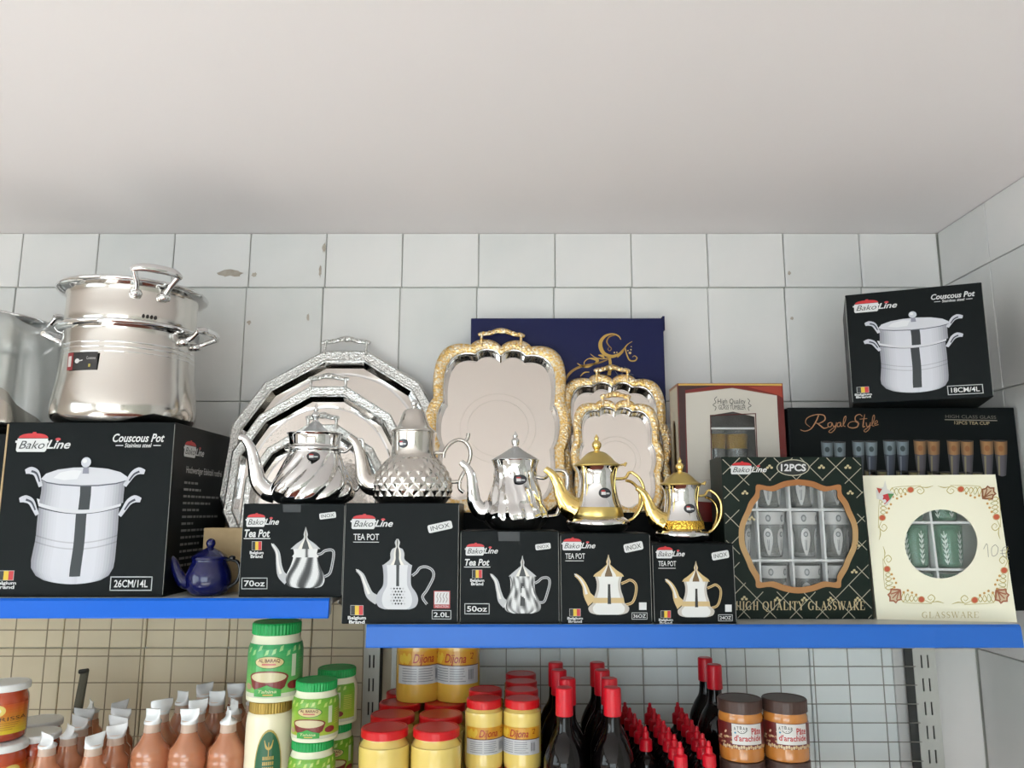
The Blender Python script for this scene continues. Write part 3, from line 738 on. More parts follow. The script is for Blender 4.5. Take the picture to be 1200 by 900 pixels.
def cup(P, x0, x1, y0, y1, band, blue):
    w = x1-x0; hh = y1-y0
    n_ = 8; sh_ = (.62, .85, 1.0, 1.05, 1.0, .95, .8, .6)
    for j in range(n_):
        a0 = j/n_; a1 = (j+1)/n_; c_ = tuple(min(255, int(q*sh_[j]*1.15)) for q in band); g_ = tuple(int(q*sh_[j]) for q in ((70, 78, 96) if blue else (100, 96, 106)))
        e_ = lambda a, m_: m_*hh*.03*(1-(2*a-1)**2)
        P.poly([X(x0+w*a0, y0+e_(a0, 1)), X(x0+w*a1, y0+e_(a1, 1)), X(x0+w*(.05+.9*a1), y0+hh*.4+e_(a1, 1)), X(x0+w*(.05+.9*a0), y0+hh*.4+e_(a0, 1))], c_, 1)
        P.poly([X(x0+w*(.05+.9*a0), y0+hh*.4+e_(a0, 1)), X(x0+w*(.05+.9*a1), y0+hh*.4+e_(a1, 1)), X(x0+w*(.2+.6*a1), y1+e_(a1, 1)), X(x0+w*(.2+.6*a0), y1+e_(a0, 1))], g_, 1)
    P.ell(*X((x0+x1)/2, y0+3), w*.5/4.286, 5/4.286, (40, 36, 34), 2, 12)
    P.ell(*X((x0+x1)/2, y0+(y1-y0)*.24), w*.2/4.286, w*.22/4.286, (60, 76, 80) if blue else (168, 110, 64), 2, 10)
    P.poly([X(x0+w*.25, y0+(y1-y0)*.46), X(x0+w*.4, y0+(y1-y0)*.46), X(x0+w*.36, y1), X(x0+w*.24, y1)], (130, 138, 152) if blue else (150, 142, 112), 2)
for i, (xa, y0) in enumerate(((172, 206), (330, 200), (486, 194), (640, 190), (808, 188), (976, 184))):
    bl = i < 3; s = 62+i*1.2
    for k in range(2): 
        P = Print(fr); cup(P, xa+k*s*1.02, xa+k*s*1.02+s, y0, y0+170, (120, 134, 142) if bl else (160, 118, 74), bl); P.build('cup_picture', pr, tr_)
for i in range(4):
    P = Print(fr); xa = 388+i*158
    for k in range(2): cup(P, xa+k*62, xa+58+k*62, 342, 480, (120, 112, 70), False)
    P.build('cup_picture', pr, tr_)

# ---------------------------------------------------------------- window cartons with real tumblers inside
glass_c = clear_mat('clear_glass', (244, 247, 247), .05, .985, milky=.16)
glass_g = clear_mat('green_glass', (190, 232, 212), .05, .97, milky=.30, mcol=(150, 214, 184))
film = clear_mat('window_film', (250, 250, 250), .035, .99, rough=.02)
silver_print = M('silver_white_enamel', (232, 234, 236), .25, .25)
def window_panel(mb, W, H, hole, y0, y1, col=None):
    """front board W x H with an opening; hole = list of (x, z) around, star-shaped about its middle"""
    cx = sum(p[0] for p in hole)/len(hole); cz = sum(p[1] for p in hole)/len(hole)
    # insert the four corner directions
    pts = [(math.atan2(z-cz, x-cx), x, z) for x, z in hole]; pts.sort(); n = len(pts)
    def hole_at(a):
        for i in range(n):
            a0, x0, z0 = pts[i]; a1, x1, z1 = pts[(i+1) % n]
            if a1 < a0: a1 += 2*PI
            aa = a if a >= a0 else a+2*PI
            if a0 <= aa <= a1+1e-9:
                f = (aa-a0)/max(a1-a0, 1e-9); return (x0+(x1-x0)*f, z0+(z1-z0)*f)
        return (pts[0][1], pts[0][2])
    angs = [p[0] for p in pts]
    for (x, z) in ((-W/2, 0), (W/2, 0), (W/2, H), (-W/2, H)): angs.append(math.atan2(z-cz, x-cx))
    angs = sorted(set(round(a, 6) for a in angs))
    inner = []; outer = []
    for a in angs:
        inner.append(hole_at(a)); dx, dz = math.cos(a), math.sin(a); ts = []
        if dx > 1e-9: ts.append((W/2-cx)/dx)
        if dx < -1e-9: ts.append((-W/2-cx)/dx)
        if dz > 1e-9: ts.append((H-cz)/dz)
        if dz < -1e-9: ts.append((0-cz)/dz)
        t = min(ts); outer.append((cx+dx*t, cz+dz*t))
    R = lambda L, y: [(x, y, z) for x, z in L]
    mb.loft([R(outer, y1), R(outer, y0), R(inner, y0), R(inner, y1)], split=True)
def window_carton(name, label, loc, W, D, H, hole, mat, inside, rot=(0, 0, 0), front_mat=None):
    t = thing(name, label, 'box', loc, rot)
    th = .0022
    b = MB(); window_panel(b, W, H, hole, 0, th); b.build('front_panel', front_mat or mat, t)
    b = MB()
    b.box(-W/2, th, 0, -W/2+.002, D, H); b.box(W/2-.002, th, 0, W/2, D, H); b.box(-W/2+.002, th, 0, W/2-.002, D, .002); b.box(-W/2+.002, th, H-.002, W/2-.002, D, H); b.box(-W/2+.002, D-.002, .002, W/2-.002, D, H-.002)
    b.build('carton_body', mat, t)
    b = MB(); xs_ = [p[0] for p in hole]; zs_ = [p[1] for p in hole]
    b.box(min(xs_)-.004, th+.0004, min(zs_)-.004, max(xs_)+.004, th+.0007, max(zs_)+.004); b.build('window_film', film, t)
    b = MB(); b.box(-W/2+.003, D-.006, .003, W/2-.003, D-.003, H-.003); b.build('inner_back', inside, t)
    b = MB(); e = .0022
    b.box(-W/2+e, th+.001, e, -W/2+e+.0008, D-.006, H-e); b.box(W/2-e-.0008, th+.001, e, W/2-e, D-.006, H-e); b.box(-W/2+e, th+.001, e, W/2-e, D-.006, e+.0008); b.box(-W/2+e, th+.001, H-e-.0008, W/2-e, D-.006, H-e)
    b.build('added_liner', inside, t)  # liner walls added so pale ones bounce light onto the tumblers
    return t
def dividers(t, xs_, zs_, x0, x1, z0, z1, y0, y1, mat):
    for z in zs_:
        b = MB(); b.box(x0, y0, z-.0022, x1, y1, z+.0022); b.build('divider', mat, t)
    for x in xs_:
        b = MB(); b.box(x-.002, y0+.002, z0, x+.002, y1, z1); b.build('divider', mat, t)
def tumbler(label, group, loc, r, h, gmat, style, parent_rot=(0, 0, 0), seed=0):
    t = thing('glass_tumbler', label, 'glass', loc, parent_rot, group)
    prof = [(r*.62, .002), (r*.74, .003), (r*.78, .008), (r*.86, h*.35), (r*.95, h*.75), (r, h), (r*.94, h), (r*.89, h*.74), (r*.8, h*.35), (r*.7, .012), (0, .010)]
    b = MB(); b.lathe(prof, 24); b.build('glass_body', gmat, t, smooth=True)
    R = lambda z: r*(.78+.22*min(1, z/h))
    if style == 'medallion':
        P = Print(Cyl(lambda z: R(z)+.0003, h*.72, h*.98, PI)); P.rect(-1, 0, 1, 1, (250, 250, 250), 1, 24)
        for k in range(6): P.ell(-1+.17+k/3, .5, .055, .3, (150, 154, 158), 2, 12); P.ell(-1+.17+k/3, .5, .03, .17, (222, 224, 226), 3, 10)
        P.build('rim_band', print_mat('silver_print', .3, 0, .0), t)
        for k in range(5):
            a = (-.52, .52, -1.7, 1.7, PI)[k]+(.1 if seed % 2 else -.06)
            P = Print(Cyl(lambda z: R(z)+.0003, h*.06, h*.64, 1.0, a))
            pts = [(.36*math.sin(q)*(1-.0*q), 0) for q in ()]
            drop = []
            for i in range(20):
                q = 2*PI*i/20; yy = .5-.5*math.cos(q); xw = math.sin(q)*.44*(1-.55*yy); drop.append((xw, yy))
            P.poly(drop, (252, 252, 252), 1); P.ell(0, .22, .17, .1, (140, 145, 150), 2, 12); P.ell(0, .22, .10, .06, (235, 238, 240), 3, 10)
            P.stroke([(-.05, .42), (-.03, .8)], .045, (160, 164, 168), 2); P.stroke([(.06, .42), (.03, .8)], .045, (160, 164, 168), 2)
            P.build('drop_motif', print_mat('silver_print', .3, 0, .0), t)
    elif style == 'engraved':
        for k in range(6):
            P = Print(Cyl(lambda z: R(z)+.0003, h*.08, h*.86, 1.0, k*PI/3+seed*.3))
            P.stroke([(0, 0), (.02, .3), (-.02, .6), (0, 1)], .05, (235, 242, 238), 1)
            for j in range(6):
                y = .12+j*.15
                for s in (-1, 1): P.stroke([(0, y+.08), (s*.1, y+.03), (s*.17, y-.04)], [.05, .07, .02], (240, 246, 242), 1)
            P.build('engraved_sprig', M('engraving', (235, 242, 238), .5), t)
    else:
        b = MB(); n = 30
        b.lathe([(R(h*.55)+.0004, h*.55), (R(h*.9)+.0006, h*.9)], n, cap=False); b.build('gold_band', M('gold_mesh_band', (222, 178, 84), .3, .8, bump=('voronoi', 420, .8)), t, smooth=True)
    return t
# ---- green lattice carton of 12 tumblers
W, H, D = .283, .3155, .09
lx, lz = .4215+W/2, ZR
YLAT = 1.552
dgreen = M('dark_green_carton', (24, 34, 29), .38, spec=.2)
fL = Face(W, H, (845, 533), (1010, 533), (1025, 724), (853, 724))
half = [(0, -67), (17, -64.5), (33, -58.5), (49, -60.5), (51, -50), (58, -40), (62, -30), (69, -14), (70.5, 0), (69, 14), (62, 30), (58, 40), (51, 52), (49, 61), (33, 60), (17, 65)]
full = half+[(0, 67.5)]+[(-x, y) for x, y in reversed(half[1:])]
P_, _r = spline([(x, y, 0) for x, y in full+[full[0]]], 1.0, 4)
outl = [(p.x, p.y) for p in P_[:-1]]
def face_xz(fc, px, py): 
    m_ = fc.map(px, py, 0); return (m_[0], m_[2])
hole = [face_xz(fL, 936+x*.905, 627+y*.895) for x, y in outl]
white_in = M('white_insert', (246, 247, 248), .4)
tL = window_carton('glassware_carton', 'dark green lattice-print carton with gold-edged window, marked 12PCS', (lx, YLAT, lz), W, D, H, hole, dgreen, M('grey_insert', (236, 238, 240), .5))
P = Print(fL); n = len(outl)
for i in range(n):
    a = outl[i]; c = outl[(i+1) % n]; f = lambda p, k, k2: (936+p[0]*k, 627+p[1]*k2)
    g = .5+.5*math.sin(a[1]/30.0+1.2); colr = (int(196+20*g), int(128+50*g), int(76+50*g))
    P.poly([f(a, 1, 1), f(c, 1, 1), f(c, .905, .895), f(a, .905, .895)], colr, 3)
P.build('gold_window_border', print_mat('print_copper', .3, 0, .3), tL)
P = Print(fL); LC = (196, 190, 168)
import itertools
def inside_win(x, y):
    return abs(x-936) < 69 and abs(y-627) < 65 and ((x-936)/71)**4+((y-627)/68)**4 < 1
sp_, x00, y00 = 31.0, 887.0, 545.0      # diagonal lattice
for d in (1, -1):
    for k in range(-12, 13):
        seg = []
        for i in range(0, 200):
            y = 534+i*.95; x = x00+k*sp_+d*(y-y00)*1.0
            ok = fL.q[0][0]+1+(y-533)*.045 < x < fL.q[1][0]-1+(y-533)*.078 and not inside_win(x, y)
            if ok: seg.append((x, y))
            if (not ok or i == 199) and seg:
                if len(seg) > 3: P = Print(fL); P.stroke([seg[0], seg[-1]], .9, LC, 1, 1); P.build('lattice_line', pr, tL)
                seg = []
for (x, y) in ((902, 545), (963, 545), (994, 545), (873, 576), (997, 576), (881, 607), (1005, 638), (1002, 669), (872, 700), (911, 701), (943, 701), (974, 701), (1006, 701)):
    P = Print(fL)
    for (dx, dy) in ((-2.4, 1), (0, -1.2), (2.4, 1)): P.ell(x+dx, y+dy, 1.7, 1.5, (222, 206, 160), 2, 8)
    P.ell(x, y+.6, 1.0, 1.0, (70, 60, 40), 3, 6)
    P.build('bow_print', pr, tL)
logo(tL, fL, 855.5, 538.5, 898.5, 554, 3)
P = Print(fL); P.ell(929.5, 546, 19.5, 10, (214, 208, 184), 3, 28); P.ell(929.5, 546, 18.4, 9, (28, 34, 30), 4, 28); P.text('12PCS', 915, 541.5, 944.5, 550.5, WHT, 5, 0, .03); P.build('count_print', pr, tL)
P = Print(fL)
def serif_text(P, s, x0, y0, x1, y1, col, l):
    P.serif(s, x0, y0, x1, y1, col, l)
serif_text(P, 'HIGH QUALITY GLASSWARE', 861.5, 703.5, 1014.5, 713.5, (226, 205, 160), 4)
P.build('title_print', pr, tL)
zrow = [face_xz(fL, 936, y)[1] for y in (596.5, 657)]; xcol = [face_xz(fL, x, 627)[0] for x in (892.5, 932, 971)]
dividers(tL, xcol, zrow, -W/2+.004, W/2-.004, .01, H-.01, .016, .034, white_in)
for r_, (zb, nm) in enumerate(((zrow[0]+.003, 'top'), (zrow[1]+.003, 'middle'), (zrow[1]-.103, 'bottom'))):
    for c_, px in enumerate((873, 912, 952, 991)):
        xx = face_xz(fL, px, 627)[0]
        tumbler('clear tumbler with silver drop motifs in the lattice carton, %s row, %s from left' % (nm, ORD[c_]), 'tumblers in the lattice carton', (lx+xx, YLAT+.05, lz+zb), .030, .094, glass_c, 'medallion', (0, 0, .15*c_), r_+c_)
# ---- cream carton with round window
W, H, D = .248, .281, .08
cream = M('cream_board', (228, 224, 202), .3, coat=.2)
fC = Face(W, H, (1013, 556), (1168, 558), (1193, 730), (1028, 726))
cx_, cy_ = 1105.5, 639.5
hole = [face_xz(fC, cx_+42.5*math.cos(2*PI*i/40), cy_+40.5*math.sin(2*PI*i/40)) for i in range(40)]
lean = math.radians(6); yawC = math.radians(-10.5)
locC = (.833, 1.5285, ZR); MC = Matrix.Translation(locC) @ Euler((-lean, 0, yawC)).to_matrix().to_4x4()
tK = window_carton('glassware_carton', 'cream carton with floral corners and round window showing green glasses', locC, W, D, H, hole, cream, M('pale_insert', (224, 230, 226), .5), (-lean, 0, yawC))
GO = (206, 190, 110); RD = (216, 96, 60); BR = (150, 88, 44)
X = lambda x, y: (1010+x/4.863, 550+y/4.863)
def leafm(P, x, y, s, rot, c):
    pts = [(0, -1), (.35, -.65), (.75, -.6), (.7, -.2), (.95, .2), (.6, .5), (.3, .8), (0, 1), (-.3, .8), (-.6, .5), (-.95, .2), (-.7, -.2), (-.75, -.6), (-.35, -.65)]
    q, w = math.cos(rot), math.sin(rot)
    T = lambda a, b_: X(x+s*(a*q-b_*w), y+s*(a*w+b_*q))
    P.poly([T(a, b_) for a, b_ in pts], c, 2); P.poly([T(a*.74, b_*.74) for a, b_ in pts], (232, 206, 170), 3)
    for (a, b_) in ((0, -.1), (.3, .1), (-.3, .1)): P.stroke([T(0, .75), T(a*.6, b_+.2), T(a*1.6, b_-.35)], s*.14/4.863, c, 4)
corners = [((150, 160), (1, 1), (292, 120), (128, 282)), ((730, 148), (-1, 1), (577, 122), (775, 287)), ((195, 725), (1, -1), (348, 748), (152, 577)), ((803, 730), (-1, -1), (652, 753), (818, 590))]
for ci, ((lx_, ly_), (sx, sy), d1, d2) in enumerate(corners):
    P = Print(fC)
    if ci > 0: leafm(P, lx_, ly_, 48, PI/4*sx*sy*-1 if sy > 0 else PI/4*sx*sy*-1+PI, BR if ci == 1 else (186, 110, 76))
    for (dx, dy) in (d1, d2):
        P.ell(*X(dx, dy), 21/4.863, 19/4.863, (232, 190, 130), 1, 14); P.ell(*X(dx, dy), 16/4.863, 15/4.863, RD, 2, 14)
    hx, hy = d1; vx, vy = d2
    # scrolls running along both edges
    for s_ in (0, 1):
        ox, oy = (hx, hy) if s_ == 0 else (vx, vy)
        def Q(a, b_): return X(ox+sx*a, oy+sy*b_) if s_ == 0 else X(ox+sx*b_, oy+sy*a)
        P.stroke([Q(20, -4), Q(55, -18), Q(78, 6), Q(58, 26), Q(38, 10), Q(52, -4), Q(62, 6)], [.5, .9, 1.0, .9, .8, .6, .3], GO, 1)
        P.stroke([Q(60, -16), Q(95, -12), Q(130, -22)], [.4, 1.3, .3], GO, 1)
        for k in range(4):
            a = -30-k*24; P.stroke([Q(a+14, 14), Q(a-2, -10), Q(a-14, 6), Q(a, 20+6*k), Q(a+8, 6)], [.5, .9, 1.0, .8, .4], (212, 186, 92) if k % 2 else (196, 190, 120), 1)
            P.ell(*Q(a, 26+12*k if k < 3 else 40), 1.5, 1.5, (222, 170, 90), 2, 8)
        P.stroke([Q(-110, -14), Q(-60, -20), Q(0, -22), Q(60, -24)], .6, GO, 1)
    P.build('floral_corner_print', pr, tK)
P = Print(fC)   # sticker in the top left corner, red white and green
P.poly([X(92, 120), X(135, 100), X(145, 60), X(156, 112), X(198, 140), X(178, 178), X(150, 215), X(128, 180), X(96, 170)], (240, 238, 230), 4)
P.poly([X(125, 150), X(160, 140), X(172, 175), X(140, 205)], (214, 48, 56), 5); P.poly([X(160, 140), X(196, 142), X(172, 178)], (84, 150, 84), 5); P.poly([X(95, 104), X(128, 112), X(110, 140)], (190, 60, 40), 5); P.ell(*X(120, 160), 3, 3, (246, 244, 240), 6, 8); P.ell(*X(140, 185), 2.2, 2.4, (246, 244, 240), 6, 8)
P.build('corner_sticker', pr, tK)
P = Print(fC); P.serif('GLASSWARE', *X(348, 816), *X(674, 850), (222, 206, 150), 2); P.build('title_print', pr, tK)
P = Print(fC); PN = (120, 118, 108)
P.stroke([X(703, 470), X(722, 440), X(730, 515)], .5, PN, 3); P.stroke([X(768, 445), X(748, 465), X(752, 508), X(776, 500), X(784, 465), X(768, 445)], .5, PN, 3)
P.stroke([X(840, 455), X(815, 462), X(806, 490), X(818, 514), X(845, 512)], .5, PN, 3); P.stroke([X(796, 480), X(846, 474)], .45, PN, 3); P.stroke([X(796, 496), X(846, 492)], .45, PN, 3)
P.build('handwritten_price', pr, tK)
zr = [face_xz(fC, cx_, y)[1] for y in (614, 669.5)]
dividers(tK, [face_xz(fC, 1100.5, 640)[0]], zr, -W/2+.004, W/2-.004, .01, H-.01, .012, .05, white_in)
for r_, (zb, nm) in enumerate(((zr[0]+.003, 'upper'), (zr[1]+.003, 'middle'), (zr[1]-.092, 'lower'))):
    for c_, px in enumerate((1081, 1122)):
        xx = face_xz(fC, px, 640)[0]; y_ = .043
        tumbler('pale green engraved tumbler in the cream carton window, %s row, %s one' % (nm, ('left', 'right')[c_]), 'tumblers in the cream carton',
                MC @ Vector((xx, y_, zb)), .030, .084, glass_g, 'engraved', (-lean, 0, yawC), c_+r_)
# ---- tall red and cream tumbler carton
W, H, D = .234, .303, .09
redb = M('dark_red_board', (112, 28, 24), .3, var=(5, (60, 14, 16), .8))
fT = Face(W, H, (797, 446), (922, 453), (924, 613), (800, 615))
hole = [face_xz(fT, *p) for p in ((835.5, 487.5), (862, 484), (887, 491), (887.5, 530), (888, 566), (862, 566), (836.5, 565), (836, 526))]
locT = (.485, 1.685, ZR+.1855)
tT = window_carton('tumbler_carton', 'dark red carton with cream pointed panel and window of gold-banded tumblers', locT, W, D, H, hole, redb, M('dark_insert', (52, 50, 54), .5))
crm = print_mat('print_matte', .5)
P = Print(fT); CR = (222, 214, 202)
# cream panel around the window, built as pieces
P.poly([(806.5, 459), (862, 455.5), (862, 484), (835.5, 487.5), (806.5, 487.5)], CR, 1); P.poly([(862, 455.5), (914.5, 467), (914.5, 491), (887, 491), (862, 484)], CR, 1)
P.poly([(806.5, 487.5), (835.5, 487.5), (836.5, 565), (807.5, 565)], CR, 1); P.poly([(887, 491), (914.5, 491), (915.5, 566), (888, 566)], CR, 1); P.poly([(807.5, 565), (915.5, 566), (915.5, 597), (807.8, 590)], CR, 1)
P.build('cream_panel', crm, tT)
P = Print(fT)
P.poly([(798, 446.5), (921, 453.5), (921, 456), (860, 452), (798, 449)], (226, 176, 84), 1); P.poly([(798, 449), (845, 451.5), (806, 455), (805, 600), (799.5, 600)], (60, 16, 14), 1); P.poly([(880, 455), (921, 456), (921, 470), (914.5, 466)], (176, 60, 38), 1)
P.stroke([(806, 459), (862, 455), (915, 467)], .8, (150, 90, 60), 2, 1); P.frame(834.5, 487, 889, 567, 1.2, 1.2, (96, 28, 26), 2)
P.build('border_print', pr, tT)
P = Print(fT); DK = (40, 38, 44)
P.text('High Quality', 844, 468.5, 877, 476.5, DK, 2, 0, 0, .05); P.text('GLASS TUMBLER', 845, 476, 877, 481.5, DK, 2, 0, 0, .05)
P.stroke([(843.5, 465), (840.5, 468), (842, 472), (838.5, 475), (842, 478), (840.5, 482)], .7, DK, 2); P.stroke([(879.5, 469), (882, 472), (880.5, 475), (883.5, 478), (880, 480), (881, 484)], .7, DK, 2)
P.build('title_print', pr, tT)
fSp = LSide(W, D, H)
P = Print(fSp); P.rect(.06, .02, .94, .98, (214, 204, 184), 1); P.build('spine_panel', crm, tT)
P = Print(fSp)
for k in range(9):
    y = .28+k*.05; P.stroke([(.35, y), (.6, y+.012), (.45, y+.03), (.65, y+.045)], .05, (140, 110, 70), 2)
P.build('spine_script', pr, tT)
zb = face_xz(fT, 862, 523)[1]; zs1 = face_xz(fT, 862, 503.5)[1]
dividers(tT, [], [zs1, face_xz(fT, 862, 548)[1]-.003], -W/2+.004, W/2-.004, .01, H-.01, .012, .014, white_in)
for c_, px in enumerate((846, 872)):
    xx = face_xz(fT, px, 520)[0]
    tumbler('gold-banded clear tumbler behind the red carton window, %s one' % ('left', 'right')[c_], 'tumblers in the red carton', (locT[0]+xx, locT[1]+.045, locT[2]+zs1-.094), .0245, .092, glass_c, 'gold')
    tumbler('lower gold-banded clear tumbler behind the red carton window, %s one' % ('left', 'right')[c_], 'tumblers in the red carton', (locT[0]+xx, locT[1]+.045, locT[2]+zs1-.094-.10), .0245, .092, glass_c, 'gold')

# ================================================================ TEAPOTS, TRAYS, POTS
chrome = M('chrome', (226, 226, 226), .055, 1.0)
steel = M('polished_steel', (214, 210, 204), .16, 1.0)
satin = M('satin_steel', (200, 194, 186), .22, 1.0)
goldm = M('polished_gold', (244, 214, 136), .09, 1.0)
goldsat = M('satin_gold', (216, 192, 120), .28, 1.0)
goldband = M('gold_engraved_band', (232, 186, 78), .25, 1.0, bump=('voronoi', 260, .7))
eng_lid = M('engraved_silver', (196, 198, 200), .3, 1.0, bump=('noise', 260, .6))
dark_m = M('dark_gap', (18, 18, 18), .6)
pr_st = print_mat('sticker_print', .25, .3)
def prof_r(prof, add=.0016):
    def f(z):
        for (r0, z0), (r1, z1) in zip(prof, prof[1:]):
            if min(z0, z1) <= z <= max(z0, z1) and abs(z1-z0) > 1e-9: return r0+(r1-r0)*(z-z0)/(z1-z0)+add
        return prof[-1][0]+add
    return f
def sticker_oval(t, r, z, w, h, ax=0.0):
    P = Print(Cyl(r, z-h/2, z+h/2, w/(r(z) if callable(r) else r), ax)); P.ell(0, .5, 1, .5, (30, 30, 34), 2, 22); P.ell(0, .5, .9, .43, (60, 60, 66), 3, 22)
    P.rect(-.62, .42, .05, .72, WHT, 4); P.poly([(-.66, .40), (-.55, .26), (-.1, .26), (.08, .40)], (206, 40, 46), 4); P.rect(.12, .5, .66, .66, (226, 226, 226), 4); P.build('oval_sticker', pr_st, t)
def teapot(label, pos, s, prof, bmat, spout, handle, lid, finial, lmat, smat, hmat, mod=None, n=96, hr=.0035, hflat=1.0, stick=None, rotz=0.0, spout_flat=.8, k=5):
    t = thing('teapot', label, 'teapot', pos, (0, 0, rotz))
    pf = smooth_prof([(r*s, z*s) for r, z in prof], k)
    b = MB(); b.lathe(pf, n, mod); b.build('body', bmat, t, smooth=True)
    b = MB(); b.tube([(x*s, 0, z*s) for x, z, r in spout], [r*s for x, z, r in spout], 16, flat=spout_flat); b.build('spout', smat, t, smooth=True)
    for hp in handle:
        b = MB(); b.tube([(x*s, (q[0]*s if q else 0), z*s) for x, z, *q in hp], hr, 10, flat=hflat); b.build('handle', hmat, t, smooth=True)
    b = MB(); b.lathe(smooth_prof([(r*s, z*s) for r, z in lid], 4), 48); l = b.build('lid', lmat, t, smooth=True)
    b = MB(); b.lathe(smooth_prof([(r*s, z*s) for r, z in finial], 4), 20); b.build('finial', goldm if smat is goldm else chrome, l, smooth=True)
    if stick: sticker_oval(t, prof_r(pf, stick[0]), *stick[1:])
    return t
def frac(x): return x-math.floor(x)
# A swirl-fluted silver pot
s = .00173; cA = at(366, 589, 1.578); 
def modA(th, z, i):
    f = z/s
    if f > 62: return 1.0
    w = min(1, f/6)*min(1, (62-f)/12); a = (th-f*.021)*12/(2*PI)
    return 1+w*.085*(abs(math.sin(a*PI))-.6)
teapot('silver teapot with spiral fluted belly standing on the 70oz carton', (cA.x, 1.578, ZL+.1756), s,
       [(34, 0), (40, 1), (46, 7), (48, 15), (46.5, 22), (41, 33), (35, 45), (31, 56), (30, 61), (34, 62.5), (34, 65), (30, 66.5), (29.5, 72), (31, 79), (33, 82), (31, 82.5), (28, 80)], chrome,
       [(-42, 12, 12), (-52, 15, 11), (-62, 26, 9.5), (-67, 45, 8), (-72, 63, 6), (-79, 74, 4.5), (-86, 77, 3.4)],
       [[(29, 62), (36, 62), (43, 68), (50, 76), (56, 74), (57, 55), (55, 35), (52, 18), (45, 15)]],
       [(26, 79), (22, 82), (15, 86), (9, 91), (6, 95), (0, 97)], [(5, 96), (3.4, 98), (3, 100), (5.5, 104), (4, 107), (2.2, 109), (3, 111), (1.5, 115), (.2, 119)], eng_lid, chrome, chrome, modA, 168, stick=(.0030, 53.5*s, .0130, .0172, .0), k=6, rotz=.22)
# B diamond-patterned steel pot
s = .00172; cB = at(483, 589, 1.582)
def modB(th, z, i):
    f = z/s
    if f > 56 or f < 3: return 1.0
    w = min(1, (f-3)/4)*min(1, (56-f)/8); N = 22
    a = frac(th*N/(2*PI)+f/14.5); c = frac(th*N/(2*PI)-f/14.5)
    d = min(min(a, 1-a), min(c, 1-c))
    return 1+w*.075*d*1.6
teapot('steel teapot with diamond-cut belly and domed lid on the 2.0L carton', (cB.x, 1.582, ZR+.2236), s,
       [(36, 0), (39.5, .6), (43, 5), (45, 14), (45, 24), (41, 36), (34, 47), (28, 54), (26, 60), (25.6, 70), (26.4, 82), (27.5, 84), (25.5, 84.6)], steel,
       [(-40, 22, 14), (-49, 22, 12.5), (-57, 30, 10), (-60, 45, 8), (-63, 58, 6.5), (-68, 70, 5), (-76, 78, 3.8)],
       [[(26, 60), (36, 60)], [(36, 54), (37.5, 62), (44, 71), (54, 76), (64, 72), (69, 60), (65, 44), (57, 29), (56, 18), (61, 13)], [(61, 73), (65, 78), (66, 84)], [(43, 25), (58, 26)]],
       [(26, 84), (25.8, 86), (20, 91), (17, 97), (15.8, 101), (13.5, 108), (9, 112), (0, 113.5)], [(3, 112.5), (2.4, 115), (4, 118), (4, 121), (1.5, 124), (0, 125)], steel, steel, steel, modB, 264, hr=.0042, hflat=1.3, stick=(.0008, 69*s, .0108, .018, -.52), k=12, rotz=.16)
# C flower-pattern silver pot
s = .00170; cC = at(604, 622, 1.575)
def modC(th, z, i):
    f = z/s
    if f > 74 or f < 2: return 1.0
    w = min(1, (f-2)/5)*min(1, (74-f)/10); N = 9
    ph = th*N/(2*PI); k = f/30
    petal = abs(math.sin(PI*(ph+.5*math.floor(k))))*abs(math.sin(PI*k))**.7
    return 1+w*(.085*petal-.045*abs(math.sin(PI*ph*2+k*2)))
teapot('silver teapot with embossed flower panels on the 50oz carton', (cC.x, 1.575, ZR+.1712), s,
       [(24, 0), (30, 2), (36, 10), (37.5, 18), (35.5, 26), (31, 38), (27.5, 50), (25.6, 62), (25.6, 72), (28, 80), (29, 82), (27, 82)], chrome,
       [(-32, 22, 13), (-41, 22, 11), (-49, 32, 8.5), (-51, 48, 7), (-53, 62, 6), (-58, 72, 4.8), (-66, 79, 3.5)],
       [[(26, 62), (35, 61), (42, 66), (49, 70), (60, 69), (64, 60), (61, 42), (54, 26), (50, 17), (40, 15)]],
       [(27, 81), (28, 82.5), (23, 85.6), (17, 89.2), (11, 92.8), (5, 97), (0, 98)], [(5, 97), (3.5, 99), (4.6, 102), (4.8, 106), (2.5, 109), (3, 111.5), (1.2, 115), (.2, 117)], eng_lid, chrome, chrome, modC, 180, hr=.004, stick=(.0034, 58*s, .0132, .0185, .05), k=8, rotz=.16)
